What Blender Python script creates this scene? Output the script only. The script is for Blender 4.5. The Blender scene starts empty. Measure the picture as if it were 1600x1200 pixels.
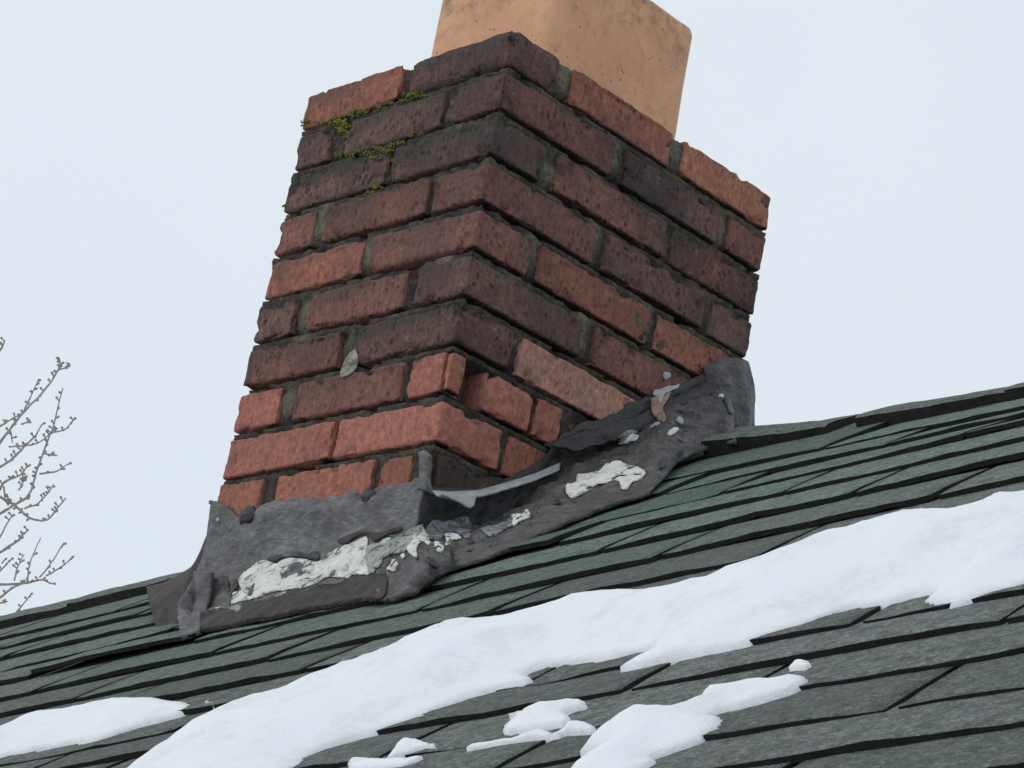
import bpy, math, random
import numpy as np
from mathutils import Matrix, Vector, noise
from mathutils.bvhtree import BVHTree
random.seed(7); np.random.seed(7)
SC = bpy.context.scene
COL = SC.collection

# ------------------------------------------------------------------ frames
# Everything is measured in the chimney's own frame (x along its ridge-side face, y up the slope, z up its
# corner, origin at the front top corner).  W() carries that frame into the world, where the ridge is level
# (the old chimney leans a little) and the ground is at z = 0.
RD = np.array([0.99224613, 0.05963929, 0.10904481])      # ridge direction
GD = np.array([-0.11251811, 0.80371409, 0.58428019])     # up the roof slope
ND = np.array([-0.05279479, -0.59201928, 0.80419269])    # roof normal
P0 = np.array([0.0, 0.0, -0.745])                        # roof surface under the front corner
a_ = math.atan2(RD[2], RD[0])
T = np.array([[math.cos(a_), 0, math.sin(a_)], [0, 1, 0], [-math.sin(a_), 0, math.cos(a_)]])
ORG = np.array([0.0, 0.0, 6.2])
def W(p):
    return np.asarray(p, float) @ T.T + ORG
def Wd(v):
    return np.asarray(v, float) @ T.T
CR = np.array([[0.70548756, 0.68786179, 0.17068524], [-0.13635644, 0.36807454, -0.91974347], [-0.69548129, 0.62559355, 0.3534664]])
CAM = np.array([2.18730773, -1.8621571, -1.56526782])
FPX = 3971.52

# ------------------------------------------------------------------ camera, sky, sun, exposure
cam = bpy.data.cameras.new('camera'); camo = bpy.data.objects.new('camera', cam); COL.objects.link(camo)
cam.lens = 36 * FPX / 1600; cam.sensor_width = 36; cam.clip_start = 0.02; cam.clip_end = 2000
Rw = CR @ T.T
M = Matrix.Identity(4)
for i in range(3):
    M[i][0] = Rw[0][i]; M[i][1] = -Rw[1][i]; M[i][2] = -Rw[2][i]; M[i][3] = W(CAM)[i]
camo.matrix_world = M
SC.camera = camo
SUN_EL, SUN_AZ = math.radians(42), math.radians(205)
w = bpy.data.worlds.new('World'); SC.world = w; w.use_nodes = True
nt = w.node_tree; nt.nodes.clear()
out = nt.nodes.new('ShaderNodeOutputWorld'); bg = nt.nodes.new('ShaderNodeBackground')
sky = nt.nodes.new('ShaderNodeTexSky'); sky.sky_type = 'NISHITA'; sky.sun_disc = False
sky.sun_elevation = SUN_EL; sky.sun_rotation = SUN_AZ; sky.air_density = 1.0; sky.dust_density = 4.0
sc_ = nt.nodes.new('ShaderNodeMixRGB'); sc_.blend_type = 'MULTIPLY'; sc_.inputs[0].default_value = 1; sc_.inputs[2].default_value = (.9, .9, .9, 1)
tc = nt.nodes.new('ShaderNodeTexCoord'); nz = nt.nodes.new('ShaderNodeTexNoise'); nz.inputs['Scale'].default_value = 2.2; nz.inputs['Detail'].default_value = 4
rp = nt.nodes.new('ShaderNodeValToRGB')
rp.color_ramp.elements[0].position = .3; rp.color_ramp.elements[0].color = (7.95, 8.75, 9.5, 1)
rp.color_ramp.elements[1].position = .72; rp.color_ramp.elements[1].color = (8.6, 9.3, 9.9, 1)
mx = nt.nodes.new('ShaderNodeMixRGB'); mx.inputs[0].default_value = .93    # thick cloud over the clear sky
nt.links.new(tc.outputs['Generated'], nz.inputs['Vector']); nt.links.new(nz.outputs['Fac'], rp.inputs[0])
nt.links.new(sky.outputs[0], sc_.inputs[1]); nt.links.new(sc_.outputs[0], mx.inputs[1]); nt.links.new(rp.outputs[0], mx.inputs[2])
nt.links.new(mx.outputs[0], bg.inputs[0]); bg.inputs[1].default_value = 0.095; nt.links.new(bg.outputs[0], out.inputs[0])
sl = bpy.data.lights.new('sun', 'SUN'); sl.energy = 0.7; sl.angle = math.radians(25); sl.color = (1, .97, .93)
so = bpy.data.objects.new('sun', sl); COL.objects.link(so); so.location = (0, 0, 30)
sd = Vector((math.sin(SUN_AZ) * math.cos(SUN_EL), math.cos(SUN_AZ) * math.cos(SUN_EL), math.sin(SUN_EL)))
so.rotation_euler = sd.to_track_quat('Z', 'Y').to_euler()
SC.view_settings.view_transform = 'Standard'; SC.view_settings.look = 'None'
SC.view_settings.exposure = 0; SC.view_settings.gamma = 1; SC.view_settings.use_curve_mapping = False
SC.render.engine = 'CYCLES'; SC.cycles.max_bounces = 6; SC.cycles.diffuse_bounces = 4

# ------------------------------------------------------------------ measuring helpers (photo point -> point on a real surface)
def ray(x, y):
    d = CR.T @ np.array([(x - 800) / FPX, (y - 600) / FPX, 1.0]); return d / np.linalg.norm(d)
def proj(p):
    c = CR @ (np.asarray(p, float) - CAM); return 800 + FPX * c[0] / c[2], 600 + FPX * c[1] / c[2]
def roofpt(u, v, h=0.0):
    return P0 + u * RD + v * GD + (h + droop(u, v)) * ND
def droop(u, v):
    return -0.07 * max(0.0, min(u, 1.4) - 0.15) * min(1.0, max(0.0, v / 0.6))
def hit_uv(x, y, h=0.0):
    r = ray(x, y); t = (ND @ (P0 + ND * h - CAM)) / (ND @ r); X = CAM + t * r - P0
    return np.array([X @ RD, X @ GD])
def on_roof(x, y, h=0.0):
    u, v = hit_uv(x, y, h); return P0 + u * RD + v * GD + h * ND
def on_front(x, y, off=0.0):          # plane of the chimney's ridge-side face, off metres out of it
    r = ray(x, y); t = (-off - CAM[1]) / r[1]; return CAM + t * r
def on_side(x, y, off=0.0):           # plane of the chimney's sloped face
    r = ray(x, y); t = (off - CAM[0]) / r[0]; return CAM + t * r

# ------------------------------------------------------------------ object helpers
def empty(name, base, label, cat, group=None):
    o = bpy.data.objects.new(name, None); COL.objects.link(o); o.location = W(base); o.empty_display_size = .1
    o['label'] = label; o['category'] = cat
    if group: o['group'] = group
    return o
LOC = {}
def mesh_obj(name, verts, faces, mats, parent=None, origin=None, smooth=True, fmat=None, world=False):
    """verts in the chimney frame (or world); object origin at its base"""
    V = np.asarray(verts, float) if world else W(verts)
    o3 = np.array([V[:, 0].mean(), V[:, 1].mean(), V[:, 2].min()]) if origin is None else (np.asarray(origin, float) if world else W(origin))
    me = bpy.data.meshes.new(name)
    me.from_pydata([tuple(p) for p in (V - o3)], [], faces)
    if not isinstance(mats, (list, tuple)): mats = [mats]
    for m in mats: me.materials.append(m)
    if smooth: me.polygons.foreach_set('use_smooth', [True] * len(me.polygons))
    if fmat is not None: me.polygons.foreach_set('material_index', fmat)
    me.update()
    o = bpy.data.objects.new(name, me); COL.objects.link(o)
    if parent is not None:
        o.parent = parent; LOC.setdefault(parent.name, None)
        pw = world_loc(parent); o.location = Vector(o3) - pw
    else:
        o.location = o3
    return o
def world_loc(o):
    v = Vector(o.location); p = o.parent
    while p is not None: v = v + Vector(p.location); p = p.parent
    return v
def tag(o, label, cat, group=None):
    o['label'] = label; o['category'] = cat
    if group: o['group'] = group
    return o
def fnoise(p, s, o=3, seed=0.0):
    return noise.fractal(Vector((p[0] * s + seed, p[1] * s - seed * .7, p[2] * s + seed * .3)), 1.0, 2.0, o)

# ------------------------------------------------------------------ materials
class NT:
    def __init__(s, name, rough=.9, spec=.3):
        s.m = bpy.data.materials.new(name); s.m.use_nodes = True; s.t = s.m.node_tree
        s.b = s.t.nodes['Principled BSDF']; s.b.inputs['Roughness'].default_value = rough
        s.b.inputs['Specular IOR Level'].default_value = spec
        s.geo = s.n('ShaderNodeNewGeometry')
    def n(s, k, **kw):
        x = s.t.nodes.new(k)
        for a, v in kw.items(): setattr(x, a, v)
        return x
    def l(s, a, b): s.t.links.new(a, b)
    def vec(s, scale=(1, 1, 1), obj=False):
        mp = s.n('ShaderNodeMapping'); mp.inputs['Scale'].default_value = scale
        if obj: s.l(s.n('ShaderNodeTexCoord').outputs['Object'], mp.inputs[0])
        else: s.l(s.geo.outputs['Position'], mp.inputs[0])
        return mp.outputs[0]
    def noise(s, scale, detail=5, rough=.6, v=None, dist=0.0):
        x = s.n('ShaderNodeTexNoise'); x.inputs['Scale'].default_value = scale; x.inputs['Detail'].default_value = detail
        x.inputs['Roughness'].default_value = rough; x.inputs['Distortion'].default_value = dist
        s.l(v if v is not None else s.vec(), x.inputs['Vector']); return x.outputs['Fac']
    def ramp(s, f, stops):
        x = s.n('ShaderNodeValToRGB'); s.l(f, x.inputs[0]); e = x.color_ramp.elements
        while len(e) < len(stops): e.new(.5)
        for i, (p, c) in enumerate(stops):
            e[i].position = p; e[i].color = (c if len(c) == 4 else (*c, 1)) if isinstance(c, (tuple, list)) else (c, c, c, 1)
        return x.outputs[0]
    def mix(s, f, a, b, mode='MIX'):
        x = s.n('ShaderNodeMixRGB', blend_type=mode)
        for i, q in enumerate((f, a, b)):
            if isinstance(q, (int, float)): x.inputs[i].default_value = q if i == 0 else (q, q, q, 1)
            elif isinstance(q, tuple): x.inputs[i].default_value = (*q, 1)
            else: s.l(q, x.inputs[i])
        return x.outputs[0]
    def math(s, op, a, b=None):
        x = s.n('ShaderNodeMath', operation=op)
        for i, q in enumerate((a, b)):
            if q is None: continue
            if isinstance(q, (int, float)): x.inputs[i].default_value = q
            else: s.l(q, x.inputs[i])
        return x.outputs[0]
    def col(s, c):
        if isinstance(c, tuple): s.b.inputs['Base Color'].default_value = (*c, 1)
        else: s.l(c, s.b.inputs['Base Color'])
    def bump(s, h, strength=.5, dist=.002):
        x = s.n('ShaderNodeBump'); x.inputs['Strength'].default_value = strength; x.inputs['Distance'].default_value = dist
        s.l(h, x.inputs['Height']); s.l(x.outputs[0], s.b.inputs['Normal'])

def m_brick():
    q = NT('weathered_brick', .92, .2)
    oi = q.n('ShaderNodeObjectInfo')
    fine = q.noise(260, 4, .7)
    streak = q.noise(1.0, 4, .65, q.vec((190, 190, 26)), .6)
    blot = q.noise(28, 5, .65, dist=.4)
    big = q.noise(11, 4, .6)
    c = q.mix(q.ramp(blot, [(.3, 0.0), (.72, 1.0)]), oi.outputs['Color'], q.mix(1.0, oi.outputs['Color'], (1.5, 1.28, 1.2), 'MULTIPLY'))
    c = q.mix(q.ramp(streak, [(.35, .4), (.6, 0.0)]), c, q.mix(1.0, c, (.42, .42, .46), 'MULTIPLY'))
    c = q.mix(q.math('ADD', q.math('MULTIPLY', oi.outputs['Alpha'], .75), .2), c, q.mix(1.0, c, q.ramp(fine, [(.3, .5), (.5, .98), (.7, 1.6)]), 'MULTIPLY'))
    c = q.mix(1.0, c, q.ramp(q.noise(115, 4, .7), [(.3, .68), (.5, 1.0), (.72, 1.35)]), 'MULTIPLY')
    pits = q.n('ShaderNodeTexVoronoi'); pits.inputs['Scale'].default_value = 130; q.l(q.vec((1, 1, .55)), pits.inputs['Vector'])
    pit = q.ramp(pits.outputs['Distance'], [(.16, 1.0), (.42, 0.0)])
    pit = q.math('MULTIPLY', pit, q.ramp(blot, [(.42, 0.0), (.6, .8)]))
    c = q.mix(q.math('MULTIPLY', pit, oi.outputs['Alpha']), c, (.03, .024, .024))
    # soot film in irregular blotches, its amount kept with each brick
    so_ = q.ramp(q.math('ADD', q.noise(6.5, 5, .65), q.math('MULTIPLY', fine, .35)), [(.54, 0.0), (.80, 1.0)])
    so_ = q.math('MULTIPLY', so_, q.math('MULTIPLY', oi.outputs['Alpha'], .95))
    c = q.mix(so_, c, (.055, .047, .047))
    lich = q.ramp(q.noise(60, 5, .7), [(.60, 0.0), (.70, .6)])
    c = q.mix(q.math('MULTIPLY', lich, oi.outputs['Alpha']), c, (.27, .225, .20))
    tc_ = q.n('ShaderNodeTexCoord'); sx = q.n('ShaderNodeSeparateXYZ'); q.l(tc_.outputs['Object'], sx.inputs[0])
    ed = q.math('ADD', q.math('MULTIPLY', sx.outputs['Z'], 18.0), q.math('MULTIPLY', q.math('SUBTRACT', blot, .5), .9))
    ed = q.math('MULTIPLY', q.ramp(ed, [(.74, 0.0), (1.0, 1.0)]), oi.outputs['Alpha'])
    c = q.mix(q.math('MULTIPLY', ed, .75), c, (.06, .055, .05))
    bed_shade = q.ramp(q.math('ADD', q.math('MULTIPLY', sx.outputs['Z'], 100.0), q.math('MULTIPLY', q.math('SUBTRACT', fine, .5), .5)), [(.12, 1.0), (.42, 0.0)])
    c = q.mix(bed_shade, c, (.016, .014, .013))      # shade under the brick painted near-black on its bed face
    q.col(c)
    h = q.math('ADD', q.math('MULTIPLY', streak, 1.0), q.math('MULTIPLY', fine, .5))
    h = q.math('SUBTRACT', h, q.math('MULTIPLY', pit, 1.2))
    q.bump(q.math('MULTIPLY', h, q.math('ADD', oi.outputs['Alpha'], .15)), 1.0, .0060)
    return q.m
def m_mortar():
    q = NT('old_mortar', .97, .1)
    a = q.noise(34, 6, .7); b = q.noise(150, 4, .7)
    c = q.ramp(a, [(.3, (.03, .026, .024)), (.46, (.068, .059, .050)), (.6, (.115, .101, .080)), (.78, (.22, .205, .155))])
    c = q.mix(q.ramp(b, [(.42, .7), (.6, 0.0)]), c, (.035, .033, .032))
    g = q.ramp(q.noise(19, 4, .6), [(.54, 0.0), (.66, .6)])
    c = q.mix(g, c, (.10, .11, .05))
    at_ = q.n('ShaderNodeAttribute'); at_.attribute_name = 'pale'
    c = q.mix(q.math('MULTIPLY', at_.outputs['Fac'], q.ramp(b, [(.35, .2), (.6, .85)])), c, (.175, .158, .118))
    q.col(c); q.bump(q.math('ADD', b, a), .9, .004)
    return q.m
def m_simple(name, c, rough=.9, spec=.3, var=.35, scale=40, bump=.4, bd=.002, fine=180, stroke=False, flake=0.0):
    q = NT(name, rough, spec)
    a = q.noise(scale, 5, .65); b = q.noise(fine, 4, .7)
    lo = tuple(x * (1 - var) for x in c); hi = tuple(min(1, x * (1 + var)) for x in c)
    k = q.mix(q.ramp(a, [(.3, 0.0), (.7, 1.0)]), lo, hi)
    k = q.mix(q.ramp(b, [(.35, .35), (.6, 0.0)]), k, lo)
    if flake:       # flaked away and tar-streaked
        fk = q.noise(1.0, 6, .72, q.vec((38, 38, 62)), 1.2)
        k = q.mix(q.ramp(fk, [(flake - .10, 0.0), (flake - .02, .45), (flake, .5), (flake + .012, 1.0)]), k, (.085, .082, .083))
        b = q.math('SUBTRACT', b, q.ramp(fk, [(flake, 0.0), (flake + .02, 1.0)]))
    if stroke:      # trowel and brush marks
        st = q.noise(1.0, 5, .7, q.vec((34, 34, 85)), 1.9)
        k = q.mix(q.ramp(st, [(.38, .65), (.56, 0.0)]), k, tuple(x * .42 for x in c)); k = q.mix(q.ramp(st, [(.56, 0.0), (.7, .6)]), k, tuple(min(1, x * 1.7) for x in c))
        b = q.math('ADD', b, q.math('MULTIPLY', st, .8))
    q.col(k); q.bump(q.math('ADD', a, q.math('MULTIPLY', b, .5)), bump, bd)
    return q.m
def m_flue():
    q = NT('terracotta', .8, .3)
    a = q.noise(9, 4, .6); b = q.noise(60, 5, .7); s_ = q.n('ShaderNodeTexVoronoi'); s_.inputs['Scale'].default_value = 85; q.l(q.vec(), s_.inputs['Vector'])
    c = q.mix(q.ramp(a, [(.32, 0.0), (.62, 1.0)]), (.53, .275, .165), (.62, .345, .200))
    c = q.mix(q.ramp(b, [(.5, 0.0), (.72, .5)]), c, (.34, .17, .13))
    sp = q.math('MULTIPLY', q.ramp(s_.outputs['Distance'], [(.10, 1.0), (.22, 0.0)]), q.ramp(q.noise(22, 3), [(.46, 0.0), (.6, .8)]))
    c = q.mix(sp, c, (.16, .09, .08))
    # grime along the rim
    tc_ = q.n('ShaderNodeTexCoord'); sx = q.n('ShaderNodeSeparateXYZ'); q.l(tc_.outputs['Generated'], sx.inputs[0])
    rim = q.math('MULTIPLY', q.ramp(sx.outputs['Z'], [(.8, 0.0), (.97, .9)]), q.ramp(q.noise(30, 5, .7), [(.42, 0.0), (.62, 1.0)]))
    c = q.mix(rim, c, (.17, .12, .085))
    q.col(c); q.bump(q.math('ADD', b, q.noise(300, 3)), .35, .0015)
    return q.m
def m_shingle():
    q = NT('granule_shingle', .95, .15)
    oi = q.n('ShaderNodeObjectInfo')
    g = q.n('ShaderNodeTexVoronoi'); g.inputs['Scale'].default_value = 420; q.l(q.vec(), g.inputs['Vector'])
    gc = q.n('ShaderNodeSeparateColor'); q.l(g.outputs['Color'], gc.inputs[0])
    grain = q.ramp(gc.outputs[0], [(0.0, .5), (.4, .9), (.8, 1.15), (1.0, 1.7)])
    mid = q.noise(75, 6, .75, dist=.6); big = q.noise(5.5, 4, .6)
    base = q.mix(q.ramp(big, [(.35, 0.0), (.62, 1.0)]), (.190, .196, .192), (.176, .200, .184))
    base = q.mix(oi.outputs['Alpha'], base, (.150, .225, .170))
    rnd = q.ramp(oi.outputs['Random'], [(0.0, .78), (1.0, 1.18)])
    c = q.mix(1.0, base, rnd, 'MULTIPLY'); c = q.mix(.75, c, q.mix(1.0, c, grain, 'MULTIPLY'))
    c = q.mix(q.ramp(mid, [(.46, 0.0), (.62, .85)]), c, (.085, .10, .086))
    c = q.mix(q.ramp(q.noise(95, 4, .7), [(.62, 0.0), (.76, .5)]), c, (.28, .31, .28))
    q.col(c); q.bump(q.math('ADD', q.math('MULTIPLY', g.outputs['Distance'], 1.2), mid), .9, .0026)
    return q.m
def m_snow():
    q = NT('snow', .75, .25)
    a = q.noise(32, 6, .7); b = q.noise(260, 4, .75); d = q.noise(900, 2, .6)
    dirt = q.ramp(q.math('ADD', q.noise(16, 6, .7), q.math('MULTIPLY', q.noise(180, 3, .7), .15)), [(.58, 0.0), (.82, .55)])
    q.col(q.mix(dirt, (.80, .82, .845), (.56, .575, .59)))
    q.bump(q.math('ADD', q.math('MULTIPLY', a, 2.5), q.math('ADD', q.math('MULTIPLY', b, .8), q.math('MULTIPLY', d, .2))), .5, .004)
    q.b.inputs['Subsurface Weight'].default_value = .25
    q.b.inputs['Subsurface Radius'].default_value = (.012, .014, .018); q.b.inputs['Subsurface Scale'].default_value = 1.0
    return q.m
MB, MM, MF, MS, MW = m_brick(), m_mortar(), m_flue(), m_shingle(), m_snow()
M_EDGE = m_simple('shingle_asphalt_edge', (.014, .014, .015), .8, .2, .4, 90)
M_CAPEDGE = m_simple('ridge_asphalt_edge', (.020, .018, .019), .85, .2, .6, 120)
M_TAR = m_simple('grey_roof_cement', (.165, .162, .162), .75, .35, .5, 17, .8, .009, 110, True)
M_TAR2 = m_simple('brown_grey_roof_cement', (.105, .098, .098), .55, .45, .6, 26, 1.0, .010, 80, True)
M_BLACK = m_simple('black_tar', (.022, .021, .023), .5, .5, .6, 45, 1.0, .006, 150)
M_DARKB = m_simple('dark_brown_tar', (.052, .043, .043), .75, .3, .5, 40, 1.0, .006, 140)
M_WHITE = m_simple('old_white_paint', (.66, .67, .61), .7, .3, .18, 60, .6, .003, 140, False, .60)
M_PALE = m_simple('grey_green_paint', (.32, .34, .32), .7, .3, .15, 30, .35, .002, 180, False, .57)
M_BLUE = m_simple('blue_grey_paint', (.22, .245, .265), .55, .4, .5, 50, .6, .003, 180, False, .54)
M_METAL = m_simple('weathered_flashing_metal', (.33, .35, .35), .5, .5, .25, 45, .3, .002)
M_PEACH = m_simple('bare_clay_chip', (.30, .20, .16), .9, .2, .2, 40)
M_MOSS = m_simple('moss', (.135, .145, .035), .95, .1, .5, 120, .8, .003)
M_BARK = m_simple('grey_bark', (.33, .295, .26), .9, .2, .3, 12, .3, .003)
M_BUD = m_simple('pale_bud', (.42, .36, .34), .9, .2, .3, 30, .3, .002)
M_DECK = m_simple('roof_deck_felt', (.02, .02, .02), .95, .1)
M_SIDE = m_simple('painted_siding', (.55, .54, .50), .7, .3, .1, 3)
M_GND = m_simple('snowy_ground', (.78, .80, .83), .85, .2, .06, .6, .3, .05, 8)
M_MBRK = m_simple('mortared_brick', (.30, .185, .155), .95, .1, .25, 30, .6, .003)

# ------------------------------------------------------------------ generic geometry
def rounded_box(lo, hi, r, step, amp=.0009, seed=0.0, wear=.0022, coarse=False):
    """closed box with worn, uneven arrises; returns verts, faces (chimney frame)"""
    lo = np.array(lo, float); hi = np.array(hi, float); c = (lo + hi) / 2; hf = (hi - lo) / 2
    n = [max(2, int(round(2 * hf[i] / step))) for i in range(3)]
    idx, V, F = {}, [], []
    def axis(i):      # extra lines near the arrises
        t = np.linspace(-1, 1, n[i] + 1)
        e = 1 - min(.6, r * .55 / hf[i]); e2 = 1 - min(.8, r * 1.2 / hf[i])
        return np.unique(np.round(np.concatenate([t[(abs(t) < e2 - .01)], [-1, -e, -e2, e2, e, 1]]), 5))
    ax = [axis(0), axis(1), axis(2)]
    def vid(p):
        k = (round(p[0], 5), round(p[1], 5), round(p[2], 5))
        if k not in idx:
            idx[k] = len(V); V.append(k)
        return idx[k]
    for a in range(3):
        b, d = (a + 1) % 3, (a + 2) % 3
        for s in (-1, 1):
            for i in range(len(ax[b]) - 1):
                for j in range(len(ax[d]) - 1):
                    q = []
                    for (ii, jj) in ((i, j), (i + 1, j), (i + 1, j + 1), (i, j + 1)):
                        p = [0, 0, 0]; p[a] = s; p[b] = ax[b][ii]; p[d] = ax[d][jj]; q.append(vid(p))
                    F.append(q if s > 0 else q[::-1])
    O = []
    for k in V:
        p = np.array(k) * hf
        nz_ = fnoise(p + c, 30, 2, seed)
        rr = min(max(.0012, r + wear * nz_), hf.min() * .95)
        inner = np.clip(p, -(hf - rr), hf - rr); d = p - inner; L = np.linalg.norm(d)
        nn = d / L if L > 1e-9 else np.zeros(3)
        q = inner + nn * min(rr, L) if L > 1e-9 else p
        if L > 1e-9 and not coarse:
            ncorner = np.sum(np.abs(np.abs(np.array(k)) - 1) < .25)
            q = q + nn * (fnoise(p + c, 75, 3, seed + 3) * amp + fnoise(p + c, 22, 2, seed + 9) * amp * 1.3
                          - max(0, fnoise(p + c, 45, 3, seed + 20) - .22) * .013 * (ncorner >= 2))
        O.append(q + c)
    return np.array(O), F
def rot_about(V, c, ax, ang):
    R = np.array(Matrix.Rotation(ang, 3, Vector(ax))); return (V - c) @ R.T + c
def grid_sheet(rows, nu, nv, thick, amp=.004, fs=28, seed=0.0, edge=.002, curl=None):
    """rows: list of equally long lists of 3-D points. Smooth loft, lumpy relief, real thickness."""
    R = np.array(rows, float)
    def cr(P, t):     # catmull-rom along axis 0
        m = len(P) - 1; x = t * m; i = min(int(x), m - 1); f = x - i
        p0, p1, p2, p3 = P[max(i - 1, 0)], P[i], P[i + 1], P[min(i + 2, m)]
        return .5 * (2 * p1 + (p2 - p0) * f + (2 * p0 - 5 * p1 + 4 * p2 - p3) * f * f + (3 * p1 - p0 - 3 * p2 + p3) * f ** 3)
    def ln(P, t):
        m = len(P) - 1; x = t * m; i = min(int(x), m - 1); f = x - i
        return P[i] * (1 - f) + P[i + 1] * f
    A = np.array([cr(R, t) for t in np.linspace(0, 1, nv)])
    G = np.array([[ln(A[j], t) for t in np.linspace(0, 1, nu)] for j in range(nv)])
    du = np.gradient(G, axis=1); dv = np.gradient(G, axis=0); N = np.cross(du, dv); N /= (np.linalg.norm(N, axis=2)[..., None] + 1e-12)
    if np.mean((CAM - G) * N) * 3 < 0: N = -N
    top = G.copy()
    for j in range(nv):
        for i in range(nu):
            p = G[j, i]; e = min(i, nu - 1 - i, j, nv - 1 - j)
            k = fnoise(p, fs, 4, seed) * amp + abs(fnoise(p, fs * .4, 2, seed + 5)) * amp * .8
            top[j, i] = p + N[j, i] * (k + thick) * min(1.0, .22 + .78 * e / 5)
            if e == 0:      # ragged outline
                q = Vector(p * 60); top[j, i] += (du[j, i] / (np.linalg.norm(du[j, i]) + 1e-9) * noise.noise(q) + dv[j, i] / (np.linalg.norm(dv[j, i]) + 1e-9) * noise.noise(q + Vector((9, 3, 1)))) * edge
    V = np.concatenate([top.reshape(-1, 3), (top - N * (thick + .0015)).reshape(-1, 3)])
    n = nu * nv; F = []
    id_ = lambda i, j: j * nu + i
    for j in range(nv - 1):
        for i in range(nu - 1):
            F.append([id_(i, j), id_(i + 1, j), id_(i + 1, j + 1), id_(i, j + 1)])
            F.append([n + id_(i, j), n + id_(i, j + 1), n + id_(i + 1, j + 1), n + id_(i + 1, j)])
    for i in range(nu - 1):
        F.append([id_(i, 0), n + id_(i, 0), n + id_(i + 1, 0), id_(i + 1, 0)])
        F.append([id_(i, nv - 1), id_(i + 1, nv - 1), n + id_(i + 1, nv - 1), n + id_(i, nv - 1)])
    for j in range(nv - 1):
        F.append([id_(0, j), id_(0, j + 1), n + id_(0, j + 1), n + id_(0, j)])
        F.append([id_(nu - 1, j), n + id_(nu - 1, j), n + id_(nu - 1, j + 1), id_(nu - 1, j + 1)])
    return V, F
def poly_grid(poly, step, wob=0.0):
    """fill a 2-D outline with a grid whose rim follows the outline. -> pts, quads, distance to rim"""
    P = np.array(poly, float)
    lo = P.min(0) - step; hi = P.max(0) + step
    xs = np.arange(lo[0], hi[0] + step, step); ys = np.arange(lo[1], hi[1] + step, step)
    X, Y = np.meshgrid(xs, ys); Q = np.stack([X.ravel(), Y.ravel()], 1)
    A = P; B = np.roll(P, -1, 0)
    inside = np.zeros(len(Q), bool)
    for a, b in zip(A, B):
        c = ((a[1] > Q[:, 1]) != (b[1] > Q[:, 1]))
        with np.errstate(divide='ignore', invalid='ignore'):
            xx = (b[0] - a[0]) * (Q[:, 1] - a[1]) / (b[1] - a[1] + 1e-15) + a[0]
        inside ^= (c & (Q[:, 0] < xx))
    best = np.full(len(Q), 1e9); near = Q.copy()
    for a, b in zip(A, B):
        d = b - a; t = np.clip(((Q - a) @ d) / (d @ d + 1e-15), 0, 1); C = a + t[:, None] * d; r = np.linalg.norm(Q - C, axis=1)
        m = r < best; best[m] = r[m]; near[m] = C[m]
    nx, ny = len(xs), len(ys); ins = inside.reshape(ny, nx)
    F, use = [], set()
    for j in range(ny - 1):
        for i in range(nx - 1):
            if ins[j, i] or ins[j, i + 1] or ins[j + 1, i] or ins[j + 1, i + 1]:
                q = [j * nx + i, j * nx + i + 1, (j + 1) * nx + i + 1, (j + 1) * nx + i]; F.append(q); use.update(q)
    ids = sorted(use); mp = {k: n for n, k in enumerate(ids)}
    pts = []; dist = []
    for k in ids:
        if inside[k]: pts.append(Q[k]); dist.append(best[k])
        else: pts.append(near[k]); dist.append(0.0)
    return np.array(pts), [[mp[k] for k in q] for q in F], np.array(dist)
def densify(pts, n=5, wob=0.0, closed=True, seed=0):
    P = [np.array(p, float) for p in pts]; m = len(P); O = []
    rng = range(m if closed else m - 1)
    for i in rng:
        p0, p1, p2, p3 = (P[(i - 1) % m], P[i], P[(i + 1) % m], P[(i + 2) % m]) if closed else (P[max(i - 1, 0)], P[i], P[i + 1], P[min(i + 2, m - 1)])
        for k in range(n):
            f = k / n; q = .5 * (2 * p1 + (p2 - p0) * f + (2 * p0 - 5 * p1 + 4 * p2 - p3) * f * f + (3 * p1 - p0 - 3 * p2 + p3) * f ** 3)
            q = q + wob * np.array([noise.noise(Vector((q[0] * .12, q[1] * .12, seed))), noise.noise(Vector((q[0] * .12, q[1] * .12, seed + 7)))])
            O.append(q)
    if not closed: O.append(P[-1])
    return O

# ================================================================== THE SETTING
g = 60
gv, gf = [], []
N_ = 24
for j in range(N_ + 1):
    for i in range(N_ + 1):
        x = (i / N_ * 2 - 1) * 400; y = (j / N_ * 2 - 1) * 400
        gv.append((x, y, .25 * noise.noise(Vector((x * .02, y * .02, 0)))))
for j in range(N_):
    for i in range(N_):
        a = j * (N_ + 1) + i; gf.append([a, a + 1, a + N_ + 2, a + N_ + 1])
go = mesh_obj('ground', gv, gf, M_GND, world=True, origin=(0, 0, 0)); go['kind'] = 'structure'

# ================================================================== HOUSE ROOF
roof = empty('house_roof', roofpt(0.2, -1.0, 0), 'pitched roof of worn grey-green asphalt shingles below the brick chimney', 'roof')
RV = 0.50                                     # ridge at this v
BACK = (Wd(GD) * (1, 1, -1)) @ T; BACK -= RD * (BACK @ RD); BACK /= np.linalg.norm(BACK)
UMIN, UMAX, VEAVE = -4.2, 3.6, -2.05
def bslope(u, s, h=0.0):                       # far slope, s metres down from the ridge
    nb = np.cross(BACK, RD); nb = nb * np.sign(nb[2]); return roofpt(u, RV, 0) + BACK * s + nb * h
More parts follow.
